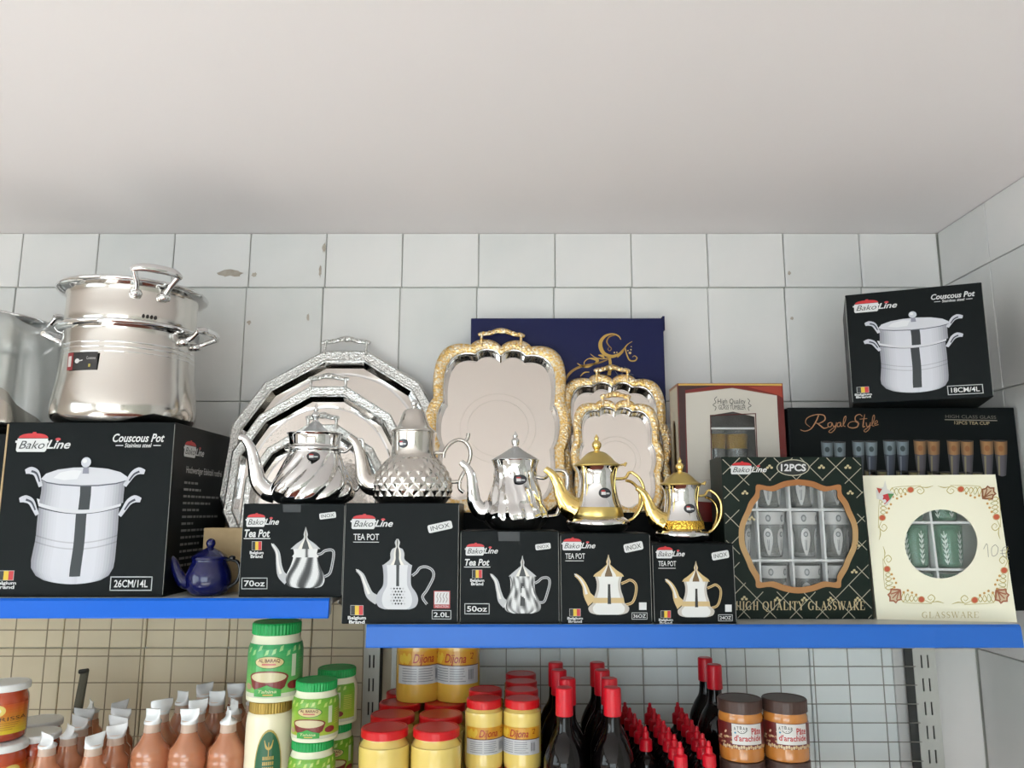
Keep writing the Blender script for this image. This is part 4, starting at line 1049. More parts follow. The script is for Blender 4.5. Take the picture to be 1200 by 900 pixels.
# D larger gold and chrome pot
def gold_pot(label, px, pyb, Y, zb, s, K, rh=.0032):
    c = at(px, pyb, Y); q = lambda L: [tuple([a*K for a in p[:2]]+list(p[2:])) for p in L]
    t = teapot(label, (c.x, Y, zb), s*K,
       [(24, 0), (30, 1), (36.5, 7), (37.5, 12), (33, 15.5), (30.5, 17), (29.5, 18)], chrome,
       [(-27, 26, 15), (-35, 31, 13.5), (-43, 42, 9), (-48, 55, 6.5), (-54, 66, 5), (-63, 73, 3.6)],
       [[(22, 62), (34, 63), (39, 69), (43, 69.5)], [(42, 70, -1), (50, 63, -4), (55, 52, -5), (55, 38, -5), (51, 26, -3), (44, 16, 0), (38, 13, 0)], [(36, 60, 1), (44, 58, 4), (52, 50, 5), (54, 38, 5), (50, 26, 3), (44, 16, 0)]],
       [(27, 76), (28, 78), (22, 82), (15, 89), (8, 93.5), (0, 95)], [(4, 94), (3.4, 96), (5.5, 100), (5.4, 104), (2.4, 107.5), (2.8, 110), (1.2, 113), (.2, 115)], goldsat, goldm, goldm, hr=rh, stick=None, rotz=.16)
    S = s*K
    b = MB(); b.lathe(smooth_prof([(r*S, z*S) for r, z in [(28.4, 28), (25, 38), (22.6, 50), (22, 60), (23.5, 70), (27, 76), (28, 77.5), (26, 77.5)]], 5), 64); b.build('upper_body', chrome, t, smooth=True)
    b = MB(); b.lathe([(r*S, z*S) for r, z in [(29.6, 17.5), (30.2, 18.5), (29.4, 23), (28.9, 27.5), (28.2, 28.6)]], 64, cap=False); b.build('gold_band', goldband if K < .9 else goldsat, t, smooth=True)
    for a in (-.75, .75):
        b = MB(); b.tube([(22.3*S*math.sin(a)*1.3, -22.3*S*math.cos(a)*.96, 30*S), (22*S*math.sin(a)*1.1, -22*S*math.cos(a), 52*S), (25*S*math.sin(a)*1.1, -25*S*math.cos(a), 74*S)], .0009, 6); b.build('gold_line', goldm, t, smooth=True)
    b = MB(); b.tube([(26*S, 0, 78*S), (33*S, 0, 79*S), (36*S, 0, 81*S), (34*S, 0, 77*S)], .0022, 8); b.build('hinge', goldm, t, smooth=True)
    sticker_oval(t, prof_r([(28.4*S, 28*S), (25*S, 38*S), (22.6*S, 50*S), (22*S, 60*S), (23.5*S, 70*S)], .001), 45*S, .0130 if K > .9 else .0118, .0195 if K > .9 else .0172, .1)
    return t
gold_pot('larger chrome teapot with gold spout, lid and plain gold band', 701, 622, 1.567, ZR+.1667, .00171, 1.0)
gold_pot('smaller chrome teapot with gold spout and engraved gold band on the smallest carton', 800, 635, 1.548, ZR+.1477, .00169, .86, .0026)
# ---- blue enamel teapot
enamel = M('blue_enamel', (13, 17, 70), .12, 0, spec=.4, coat=.5)
blk_en = M('black_enamel', (14, 14, 20), .2, coat=.4)
s = .00162; cE = at(243.5, 697, 1.535)
t = thing('enamel_teapot', 'small dark blue enamel teapot on the shelf beside the largest carton', 'teapot', (cE.x, 1.535, ZL+.0005))
b = MB(); b.lathe(smooth_prof([(r*s, z*s) for r, z in [(15, 0), (18, .6), (23, 6), (26, 15), (26, 24), (23, 33), (20, 39), (20, 42)]], 5), 56); b.build('body', enamel, t, smooth=True)
b = MB(); b.lathe(smooth_prof([(r*s, z*s) for r, z in [(20.5, 41.5), (21.5, 43), (20, 45.5), (12, 51), (5, 55), (3, 56)]], 4), 48); l = b.build('lid', enamel, t, smooth=True)
b = MB(); b.lathe(smooth_prof([(r*s, z*s) for r, z in [(2.5, 55), (4, 56.5), (5.5, 60), (4.5, 64), (2, 66), (0, 66.3)]], 4), 24); b.build('knob', enamel, l, smooth=True)
b = MB(); b.tube([(-20*s, 0, 14*s), (-30*s, 0, 16*s), (-39*s, 0, 28*s), (-45*s, 0, 41*s), (-55*s, 0, 46*s)], [8*s, 8*s, 6*s, 4.6*s, 3.6*s], 14); b.build('spout', enamel, t, smooth=True)
b = MB(); b.tube([(20*s, 0, 41*s), (27*s, 0, 41*s), (34*s, 0, 38*s), (37*s, .0, 28*s), (34*s, 0, 16*s), (24*s, 0, 9*s)], .0032, 10, flat=1.6); b.build('handle', blk_en, t, smooth=True)
b = MB(); b.lathe([(.2*s, -3*s), (3.4*s, -2*s), (4*s, 0), (3.4*s, 2*s), (.2*s, 3*s)], 14, o=(27.5*s, -.004, 43.5*s)); b.build('hinge_knob', blk_en, t, smooth=True)

# ---- silver polygon trays
eng_silver = M('chased_silver', (226, 225, 222), .3, 1.0, bump=('voronoi', 230, .5), var=(230, (180, 179, 176), .9))
field_m = M('tray_mirror', (255, 249, 242), .13, 1.0)
field_e = M('tray_mirror_chased', (250, 245, 239), .2, 1.0, bump=('voronoi', 130, .14))
OCT = [(27, 146), (95, 101), (126, 44), (126, -44), (95, -101), (27, -146), (-27, -146), (-95, -101), (-126, -44), (-126, 44), (-95, 101), (-27, 146)]
def handle_part(t, w, h, z0, mat, name='handle', ornate=True, up=1):
    b = MB(); y = -.006
    for sgn in (-1, 1): b.tube([(sgn*w*.46, y+.003, z0-up*.006), (sgn*w*.46, y, z0+up*h*.5), (sgn*w*.46, y-.002, z0+up*h*.72)], .0035, 8)
    b.tube([(-w*.54, y, z0+up*h*.66), (-w*.46, y, z0+up*h*.74), (-w*.28, y, z0+up*h*.80), (-w*.12, y, z0+up*h*.97), (0, y, z0+up*h), (w*.12, y, z0+up*h*.97), (w*.28, y, z0+up*h*.80), (w*.46, y, z0+up*h*.74), (w*.54, y, z0+up*h*.66)], [.0035, .0058, .0056, .0066, .0082, .0066, .0056, .0058, .0035], 10, flat=.7)
    if ornate:
        for k in range(-3, 4):
            b.lathe([(.0002, -.004), (.0036, -.002), (.0042, 0), (.0036, .002), (.0002, .004)], 8, o=(k*w*.14, y-.004, z0+up*h*(.98-.07*abs(k))))
    b.build(name, mat, t, smooth=True)
def silver_tray(label, px, ytop, Ytop, Ybot, zb, K, m_px):
    """K scales the 252 x 292 outline; m_px metres per outline unit"""
    S = m_px*K; Ht = 292*S
    c = at(px, ytop, Ytop); ln = math.asin((Ytop-Ybot)/Ht)
    t = thing('serving_tray', label, 'tray', (c.x, Ybot, zb), (-ln, 0, 0), 'silver polygon trays')
    per = []
    for i in range(len(OCT)):
        a = OCT[i]; c2 = OCT[(i+1) % len(OCT)]
        for k in range(10): per.append((a[0]+(c2[0]-a[0])*k/10, a[1]+(c2[1]-a[1])*k/10))
    def ring(f, y, circ=0.0, fy=None):
        out = []
        for x, z in per:
            a = math.atan2(z, x); cx_, cz_ = 104*math.cos(a), 119*math.sin(a)
            X_ = x*f*(1-circ)+cx_*circ; Z_ = z*(fy or f)*(1-circ)+cz_*circ
            out.append((X_*S, y, (Z_+146)*S))
        return out
    b = MB(); b.loft([ring(1, .004), ring(1, .0), ring(.985, -.0025), ring(.97, -.0015), ring(.915, .0005), ring(.905, -.0012), ring(.895, .001)]); b.build('rim', eng_silver, t, solid=.001)
    b = MB(); b.loft([ring(.895, .001), ring(.855, .013)]); b.build('inner_wall', chrome, t)
    b = MB(); b.loft([ring(.855, .013), ring(1, .0155, 1.0)]); b.build('facets', steel, t)
    b = MB(); cr = ring(1, .0155, 1.0); cc = (0, 146*S)
    sc = lambda f, y: [(p[0]*f, y, cc[1]+(p[2]-cc[1])*f) for p in cr]
    b.loft([cr, sc(.985, .0165), sc(.97, .0165)]); b.build('rim_groove', chrome, t)
    b = MB(); b.loft([sc(.97, .0165), sc(.70, .0165)]); b.build('chased_ring', field_e, t)
    b = MB(); b.loft([sc(.70, .0165), sc(.2, .0165), sc(.001, .0165)], cap1=False); b.build('well', field_m, t)
    b = MB(); b.loft([ring(.99, .0045), ring(.85, .0175), sc(.9, .0185), sc(.001, .0185)]); b.build('underside', satin, t)
    handle_part(t, 56*S, 15*S+.006, 292*S-.004, eng_silver); handle_part(t, 56*S, 15*S+.006, .004, eng_silver, up=-1) if False else None
    return t
silver_tray('largest many-sided silver tray with chased rim, rearmost behind the swirl teapot', 406, 391, 1.875, 1.70, ZL+.0005, 1.0, .00199)
silver_tray('middle-sized many-sided silver tray leaning in front of the largest silver tray', 385, 449, 1.800, 1.675, ZL+.0005, .845, .00190)
silver_tray('smallest many-sided silver tray, directly behind the swirl teapot', 378, 497, 1.730, 1.648, ZL+.0005, .675, .00184)

# ---- gold-rimmed scalloped trays
rim_gold = M('filigree_gold', (240, 200, 124), .34, 1.0, bump=('voronoi', 240, .6), var=(170, (252, 244, 226), 1.0))
def scallop(a, b):
    """outline of a rectangle with lobed sides, half sizes a, b"""
    nt = [(-.5*a, b), (0, b*.985), (.5*a, b), (a, .30*b), (a*.985, -.30*b) , (.5*a, -b), (0, -b*.985), (-.5*a, -b), (-a*.985, -.30*b), (-a, .30*b)]
    nt = [(-.46*a, b*.985), (0, b*.97), (.46*a, b*.985), (a*.965, .29*b), (a*.965, -.29*b), (.46*a, -b*.985), (0, -b*.97), (-.46*a, -b*.985), (-a*.965, -.29*b), (-a*.965, .29*b)]
    out = []; n = len(nt)
    for i in range(n):
        p = nt[i]; q = nt[(i+1) % n]
        corner = abs(abs(p[0])-abs(q[0])) > .2*a and abs(abs(p[1])-abs(q[1])) > .2*b
        if corner:
            sx = 1 if p[0]+q[0] > 0 else -1; sy = 1 if p[1]+q[1] > 0 else -1
            k = (sx*a*1.0, sy*b*1.0)
            c1 = (p[0]+(k[0]-p[0])*.78, p[1]+(k[1]-p[1])*.78+(sy*.055*b if abs(p[1]) > abs(q[1])*1.2 else 0)); c2 = (q[0]+(k[0]-q[0])*.78, q[1]+(k[1]-q[1])*.78)
            if abs(p[0]) < abs(q[0]): c1 = (c1[0], sy*b*1.045); c2 = (sx*a*1.06, c2[1])
            else: c1 = (sx*a*1.06, c1[1]); c2 = (c2[0], sy*b*1.045)
            m_ = 16
        else:
            mx, mz = (p[0]+q[0])/2, (p[1]+q[1])/2
            if abs(p[0]-q[0]) > abs(p[1]-q[1]): o_ = (0, math.copysign(.115*b, mz))
            else: o_ = (math.copysign(.13*a, mx), 0)
            c1 = (p[0]+(q[0]-p[0])*.22+o_[0], p[1]+(q[1]-p[1])*.22+o_[1]); c2 = (p[0]+(q[0]-p[0])*.78+o_[0], p[1]+(q[1]-p[1])*.78+o_[1]); m_ = 12
        for k_ in range(m_):
            f = k_/m_; g = 1-f
            out.append((g**3*p[0]+3*g*g*f*c1[0]+3*g*f*f*c2[0]+f**3*q[0], g**3*p[1]+3*g*g*f*c1[1]+3*g*f*f*c2[1]+f**3*q[1]))
    return out
def gold_tray(label, px, a, b_, Ybot, Ytop, zb, roll=0.0, rimw=.024):
    ln = math.asin((Ytop-Ybot)/(2*b_)); z = zb
    xw = sp(px, (Ybot+Ytop)/2, .1)
    t = thing('serving_tray', label, 'tray', (xw, Ybot, z+.0005), (-ln, roll, 0), 'gold-rimmed scalloped trays')
    o = scallop(a, b_)
    def ring(d, y):
        fx, fz = (a-d)/a, (b_-d)/b_; return [(x*fx, y, z_*fz+b_) for x, z_ in o]
    m1 = MB(); m1.loft([ring(0, .004), ring(0, .0), ring(.002, -.002), ring(rimw*.4, -.003), ring(rimw*.9, -.001), ring(rimw, .001)]); m1.build('rim', rim_gold, t, smooth=True, solid=.001)
    m1 = MB(); m1.loft([ring(rimw, .001), ring(rimw+.002, .0015), ring(rimw*1.18, .010), ring(rimw*1.42, .0225)]); m1.build('inner_wall', chrome, t, smooth=True)
    m1 = MB(); r0 = ring(rimw*1.42, .0225); m1.face([m1.addv(p) for p in r0]); m1.build('well', field_m, t)
    m1 = MB(); m1.loft([ring(.001, .0045), ring(rimw*1.35, .0245)], split=True); r1 = ring(rimw*1.35, .0245); m1.face([m1.addv(p) for p in reversed(r1)]); m1.build('underside', satin, t)
    handle_part(t, a*.66, .040*(a/.16), 2*b_-.004, rim_gold)
    # faint engraved medallion in the well
    P = MB(); yy = .0224
    for (rr) in (.62, .5):
        pts = [(rr*a*math.cos(2*PI*i/48)*.9, yy, b_+rr*a*math.sin(2*PI*i/48)*.9) for i in range(49)]
        P.tube(pts, .0003, 4, caps=False, smooth=1)
    P.build('engraving', M('engraved_line', (224, 216, 208), .3, 1.0), t)
    return t
gold_tray('largest gold-rimmed scalloped tray, behind the flower-panel teapot', 580, .160, .213, 1.715, 1.845, ZR+.2055, math.radians(1.8))
gold_tray('middle gold-rimmed scalloped tray leaning on the navy box', 721, .124, .170, 1.735, 1.845, ZR+.2055, math.radians(.8), .0195)
gold_tray('smallest gold-rimmed scalloped tray, in front of the middle one', 723, .099, .130, 1.705, 1.775, ZR+.2055, math.radians(1.0), .0165)

# ---- big steel couscous steamer on its carton
def loop_handle(t, ang, r, z, w, out, rise, mat, name='handle'):
    """chrome loop handle at angle ang (0 = towards +x)"""
    ca, sa = math.cos(ang), math.sin(ang)
    def g(rad, tan, zz): return (rad*ca-tan*sa, rad*sa+tan*ca, zz)
    b = MB()
    b.tube([g(r-.004, -w*.34, z), g(r+out*.35, -w*.36, z+rise*.35), g(r+out*.8, -w*.50, z+rise*.9)], [.006, .0052, .0065], 10)
    b.tube([g(r-.004, w*.34, z), g(r+out*.35, w*.36, z+rise*.35), g(r+out*.8, w*.50, z+rise*.9)], [.006, .0052, .0065], 10)
    b.tube([g(r+out*.76, -w*.56, z+rise*.88), g(r+out*.93, -w*.36, z+rise), g(r+out, 0, z+rise*1.02), g(r+out*.93, w*.36, z+rise), g(r+out*.76, w*.56, z+rise*.88)], [.006, .0085, .0095, .0085, .006], 12, flat=.75)
    for q in (-1, 1): b.lathe([(.0001, -.008), (.011, -.006), (.013, 0), (.011, .006), (.0001, .008)], 12, o=g(r, q*w*.32, z))
    b.build(name, mat, t, smooth=True)
def couscous_pot(label, loc, K, hang, sang, sticker=True):
    t = thing('couscous_pot', label, 'pot', loc)
    q = lambda L: [(r*K, z*K*1.04) for r, z in L]
    b = MB(); b.lathe(smooth_prof(q([(.112, 0), (.128, .002), (.142, .012), (.1465, .028), (.145, .05), (.1395, .09), (.136, .13), (.1345, .17), (.135, .192), (.139, .196)]), 6), 96); b.build('lower_pot', steel, t, smooth=True)
    b = MB(); b.lathe(q([(.134, .191), (.144, .194), (.150, .198), (.1515, .202), (.149, .2045), (.138, .206), (.130, .206)]), 96, cap=False); b.build('pot_rim', chrome, t, smooth=True)
    b = MB(); b.lathe(smooth_prof(q([(.128, .204), (.1335, .209), (.1345, .225), (.1335, .250), (.134, .272), (.137, .280)]), 5), 96, cap=False); st = b.build('steamer', steel, t, smooth=True)
    b = MB(); b.lathe(q([(.135, .278), (.146, .281), (.1545, .2845), (.1565, .288), (.1545, .291), (.14, .2905), (.1325, .287), (.1315, .24), (.13, .21), (0.0001, .208)]), 96, cap=False); b.build('steamer_rim', chrome, st, smooth=True)
    for z in (.140, .150, .160):
        b = MB(); b.lathe(q([(.1350, z-.002), (.1362, z), (.1350, z+.002)]), 96, cap=False); b.build('bead_line', chrome, t, smooth=True)
    for a in (hang, hang+PI): loop_handle(t, a, .137*K, .184*K, .085*K, .05*K, .024*K, chrome)
    for a in (sang, sang+PI): loop_handle(t, a, .136*K, .271*K, .088*K, .052*K, .044*K, chrome)
    P = Print(Cyl(lambda z: (.1348+.006*max(0, (.14*K-z))/K*8*.02+.0012)*K, .222*K, .228*K, .12, sang+PI/2+.02))
    for k in range(4): P.ell(-.75+k*.5, .5, .17, .75, (40, 34, 30), 1, 10)
    P.build('steam_slots', pr, t)
    if sticker:
        P = Print(Cyl(.1400*K, .105*K, .142*K, .255, -.22)); P.rect(-1, 0, 1, 1, (32, 28, 30), 1, 8); P.rect(-1, 0, -.55, 1, (150, 44, 50), 2, 3); P.rect(-.92, .2, -.68, .8, (230, 220, 216), 3); P.ell(-.25, .5, .16, .14, (230, 226, 224), 2, 12); P.stroke([(-.1, .5), (.12, .46)], .06, (230, 226, 224), 2); P.text('Couscous', .36, .26, .9, .42, (226, 222, 220), 2); P.rect(.5, .68, .62, .86, (200, 180, 90), 2); P.build('pot_sticker', pr_st, t)
    return t
couscous_pot('large steel couscous steamer standing on the biggest black carton', (-.817, 1.60+.01, ZL+.3338), .955, math.radians(-4), math.radians(-90+39))
couscous_pot('smaller steel pot under clear plastic at the left photo edge', (-1.165, 1.66, ZL+.3158), .86, math.radians(80), math.radians(10), False)
# clear plastic bag over the second pot
bag_m = clear_mat('plastic_bag', (236, 240, 240), .16, .97, milky=.3, rough=.08)
rnd = random.Random(4); b = MB(); n = 72
ph = [rnd.uniform(0, 6.28) for _ in range(8)]
def fold(th, v): return 1+.075*v*(math.sin(5*th+ph[0])+.7*math.sin(9*th+ph[1]+v*2)+.5*math.sin(17*th+ph[2]-v*3))
prof = [(.02, .268), (.07, .262), (.12, .255), (.143, .246), (.148, .225), (.150, .19), (.150, .15), (.152, .10)]
rings = []
for i, (r, z) in enumerate(prof):
    v = i/(len(prof)-1)
    rings.append([(r*fold(2*PI*j/n, v)*math.cos(2*PI*j/n), r*fold(2*PI*j/n, v)*math.sin(2*PI*j/n), z-(v**3)*.05*(1+math.sin(3*2*PI*j/n+ph[3]))+(.012*math.sin(7*2*PI*j/n+ph[4])*(1-v))) for j in range(n)])
b.loft(rings, cap0=True)
tag(b.build('plastic_bag', bag_m, None, smooth=True, loc=(-1.165, 1.66, ZL+.3165)), 'crumpled clear plastic bag draped over the pot at the left edge', 'plastic bag')

# ================================================================ LOWER SHELVES
def face_cam(x, y): return math.atan2(x, y)*-1.0      # turn so that the front looks at the photographer
mustard = M('mustard_in_glass', (220, 194, 106), .25, coat=1.0, spec=.5, var=(4, (208, 180, 90), .4))
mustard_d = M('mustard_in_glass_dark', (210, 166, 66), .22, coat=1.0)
red_lid = M('red_lid', (200, 20, 28), .3, coat=.1)
lab = print_mat('label_print', .35, .3)
def jar_profile(r, h, neck=.82, sh=.16):
    return [(r*.80, 0), (r*.93, h*.015), (r, h*.07), (r, h*(1-sh)), (r*.97, h*(1-sh*.62)), (r*neck*1.03, h*(1-sh*.28)), (r*neck, h*(1-sh*.15)), (r*neck, h)]
def lid_prof(r, z0, h): return [(r*.95, z0), (r, z0+h*.08), (r, z0+h*.8), (r*.97, z0+h*.95), (r*.90, z0+h), (r*.86, z0+h*.94), (0.0001, z0+h*.94)]
def dijona_label(t, r, z0, z1, flip=False):
    P = Print(Cyl(r, z0, z1, 1.25)); n = 20
    P.rect(-1, 0, 1, .42, (238, 170, 44), 1, n); P.rect(-1, .42, 1, .45, (120, 60, 40), 2, n); P.rect(-1, .44, 1, 1, (222, 222, 224), 1, n)
    for k in range(6): P.ell(-.85+k*.07, .24+.06*math.sin(k*2.2), .08, .13, (248, 206, 70), 2, 8)
    P.text('Dijona', -.36, .08, .42, .44, (186, 34, 16), 3, .3, .012); P.text("'2", .58, .05, .72, .24, (168, 44, 26), 3, .3, 0)
    for k in range(6):
        y = .52+k*.075; P.rect(-.78, y, -.22, y+.025, (150, 152, 158), 2, 4); P.rect(-.16, y, .36+.1*math.sin(k*3), y+.025, (150, 152, 158), 2, 4)
    P.rect(.5, .5, .74, .92, (206, 206, 210), 2, 3)
    for k in range(4): P.rect(.52+k*.055, .56, .545+k*.055, .86, (110, 110, 116), 3)
    P.build('label', lab, t)
def mustard_jar(name, label, r, h, loc, rz, group, mat, with_label=True, lidh=.016):
    t = thing(name, label, 'jar', loc, (0, 0, rz), group)
    b = MB(); b.lathe(smooth_prof(jar_profile(r, h-lidh*.75), 4), 40); b.build('jar_body', mat, t, smooth=True)
    b = MB(); b.lathe(lid_prof(r*.93, h-lidh, lidh), 40); b.build('lid', red_lid, t, smooth=False)
    if with_label: dijona_label(t, r+.0004, h*.22, h*.62)
    return t
def place(proto, flag, loc, rz, label, group):
    if not flag: flag.append(1); proto.location = loc; proto.rotation_euler = (0, 0, rz); proto['label'] = label; proto['group'] = group; return proto
    return dup(proto, loc, (0, 0, rz), label, group)
# big mustard jars, bottom layer: 2 columns x 4 rows
bj = mustard_jar('mustard_jar', 'x', .0465, .200, (0, 0, 0), 0, 'big mustard jars', mustard); fl = []
for r_ in range(4):
    for c_ in range(2):
        x = (-.2345, -.1395)[c_]+random.uniform(-.0005, .0005); y = 1.505+.0945*r_
        place(bj, fl, (x, y, ZLR+.0004), face_cam(x, y)+random.uniform(-.5, .5), 'big red-lidded mustard jar on the lower shelf, %s column, %s row from the front' % (('left', 'right')[c_], ORD[r_]), 'big mustard jars on the shelf')
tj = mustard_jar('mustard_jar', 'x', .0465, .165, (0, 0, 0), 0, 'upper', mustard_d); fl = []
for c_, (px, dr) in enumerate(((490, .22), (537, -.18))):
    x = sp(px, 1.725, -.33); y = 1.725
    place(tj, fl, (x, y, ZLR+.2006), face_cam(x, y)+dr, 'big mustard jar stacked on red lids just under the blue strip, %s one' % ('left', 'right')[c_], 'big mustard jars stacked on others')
# small mustard jars, two layers
sj = mustard_jar('mustard_jar', 'x', .036, .120, (0, 0, 0), 0, 'small', mustard); fl = []
for r_ in range(4):
    for c_ in range(2):
        for l_ in range(2):
            if c_ == 0 and r_ > 1 and l_ == 1: continue
            if l_ == 0 and r_ > 1: 
                pass
            x = (-.0535, .0195)[c_]; y = 1.55+.0755*r_
            place(sj, fl, (x, y, ZLR+.0004+.1204*l_), face_cam(x, y)+(.16 if c_ == 0 else -.2)+random.uniform(-.06, .06), 'small mustard jar, %s layer, %s column, %s row from the front' % (('bottom', 'top')[l_], ('left', 'right')[c_], ORD[r_]), 'small mustard jars in two layers')
# tall dark bottles with red caps
dark_glass = M('dark_syrup_bottle', (12, 8, 8), .05, spec=.4)
redcap = M('red_cap', (200, 16, 36), .3, coat=.15)
def tall_bottle():
    t = thing('syrup_bottle', 'x', 'bottle', (0, 0, 0))
    b = MB(); b.lathe(smooth_prof([(.034, 0), (.038, .004), (.0385, .02), (.0385, .130), (.036, .153), (.027, .175), (.0175, .191), (.0145, .207), (.0138, .235)], 5), 40); b.build('bottle_body', dark_glass, t, smooth=True)
    b = MB(); b.lathe([(.0155, .221), (.0163, .222), (.0160, .267), (.0152, .2695), (.013, .2705), (.0001, .2705)], 28); b.build('cap', redcap, t, smooth=False)
    return t
tb = tall_bottle(); fl = []
cols = {0: .0905, 1: .183}
for r_ in range(4):
    for c_ in range(2):
        x = cols[c_]+(.006, .018, .006, .004)[r_]*(1 if c_ == 0 else .4); y = 1.497+.081*r_
        place(tb, fl, (x, y, ZLR+.0004), random.uniform(0, 6), 'tall red-capped bottle by the mustard jars, %s column, %s from the front' % (('left', 'right')[c_], ORD[r_]), 'tall red-capped bottles beside the mustard')
for k, (px, y) in enumerate(((836.5, 1.715), (826, 1.795))):
    dup(tb, (sp(px, y, -.32), y, ZLR+.0004), (0, 0, k), 'tall dark bottle with red cap behind the peanut paste jars, %s one' % ('nearer', 'farther')[k], 'tall red-capped bottles behind the peanut paste')
# small bottles with red dropper caps
def dropper():
    t = thing('dropper_bottle', 'x', 'bottle', (0, 0, 0))
    b = MB(); b.lathe(smooth_prof([(.019, 0), (.022, .003), (.0225, .02), (.0225, .097), (.019, .115), (.0112, .125), (.0095, .135)], 4), 26); b.build('bottle_body', dark_glass, t, smooth=True)
    b = MB(); b.lathe([(.0118, .131), (.0126, .1325), (.0122, .151), (.0085, .154), (.0068, .1545), (.0062, .165), (.0038, .167), (.0034, .174), (.0016, .1755), (.0001, .1755)], 20); b.build('dropper_cap', redcap, t, smooth=False)
    return t
dp = dropper(); fl = []
for c_, (xf, xb, yf, n) in enumerate(((.262, .250, 1.60, 5), (.308, .304, 1.497, 7), (.3615, .366, 1.502, 7))):
    for r_ in range(n):
        y = yf+.0485*r_; f = r_/(n-1)
        place(dp, fl, (xf+(xb-xf)*f, y, ZLR+.0004), random.uniform(0, 6), 'small dark bottle with pointed red cap, %s diagonal row, %s from the front' % (('left', 'middle', 'right')[c_], ORD[r_]), 'small dropper-cap bottles')
# peanut paste jars
peanut = M('peanut_paste_in_jar', (186, 120, 52), .22, coat=1.0, var=(14, (166, 100, 40), .6))
brown_lid = M('brown_lid', (70, 50, 44), .35)
def peanut_jar():
    t = thing('peanut_paste_jar', 'x', 'jar', (0, 0, 0)); r = .0405; h = .1055
    b = MB(); b.lathe(smooth_prof([(r*.82, 0), (r*.95, .0015), (r, .007), (r, .06), (r*1.0, .074), (r*.96, .081), (r*.94, .086)], 4), 44); b.build('jar_body', peanut, t, smooth=True)
    b = MB(); b.lathe([(r*.97, .083), (r*1.01, .084), (r*1.01, .1035), (r*.98, .1052), (r*.92, .1055), (r*.90, .1045), (.0001, .1045)], 44); b.build('lid', brown_lid, t, smooth=False)
    P = Print(Cyl(r+.0003, .024, .068, 1.5)); n = 26
    P.rect(-1, 0, 1, 1, (116, 36, 34), 1, n); rn = random.Random(3)
    for k in range(26):
        x = rn.uniform(-.95, -.22); y = rn.uniform(.35, .95); P.ell(x, y, rn.uniform(.03, .05), rn.uniform(.05, .09), rn.choice(((226, 190, 150), (206, 160, 116), (236, 206, 170), (150, 60, 50))), 2, 8, rn.uniform(0, 3))
    for k in range(22): P.ell(-.6+k*.07, .93+.03*math.sin(k*2), .035, .07, rn.choice(((236, 210, 170), (226, 190, 140))), 2, 8)
    P.rect(-.3, .02, .62, .82, (240, 238, 234), 3, 14)
    for i, ch in enumerate('ATBAR'): P.text(ch, -.24+i*.085, .09+.02*abs(i-2), -.18+i*.085, .22+.02*abs(i-2), (30, 30, 30), 4, 0, .01)
    P.stroke([(-.14, .28), (-.06, .36), (.04, .36), (.13, .26)], .022, (40, 40, 44), 4); P.ell(-.03, .3, .012, .02, (40, 40, 44), 4, 6); P.ell(.04, .3, .012, .02, (40, 40, 44), 4, 6); P.ell(-.2, .36, .03, .04, (70, 150, 190), 4, 8)
    P.text('Pâte', .26, .16, .58, .42, (206, 40, 44), 4, 0, .02); P.text("d'arachide", -.24, .44, .58, .68, (206, 40, 44), 4, 0, .02)
    P.build('label', lab, t)
    return t
pj = peanut_jar(); fl = []
x0_ = sp(867.5, 1.525, -.38)-.05; x1_ = sp(920, 1.525, -.38)+.05
b = MB(); b.box(x0_, 1.478, ZLR+.0004, x1_, 1.576, ZLR+.0352)
tag(b.build('cardboard_tray', kraft, None), 'low brown cardboard base under the peanut paste jars', 'tray')
for c_, px in enumerate((867.5, 920)):
    for l_ in range(2):
        x = sp(px, 1.525, -.38); y = 1.525
        place(pj, fl, (x, y, ZLR+.0356+.1058*l_), face_cam(x, y)+.06, 'peanut paste jar with brown lid, %s of the %s stack' % (('bottom', 'top')[l_], ('left', 'right')[c_]), 'peanut paste jars')

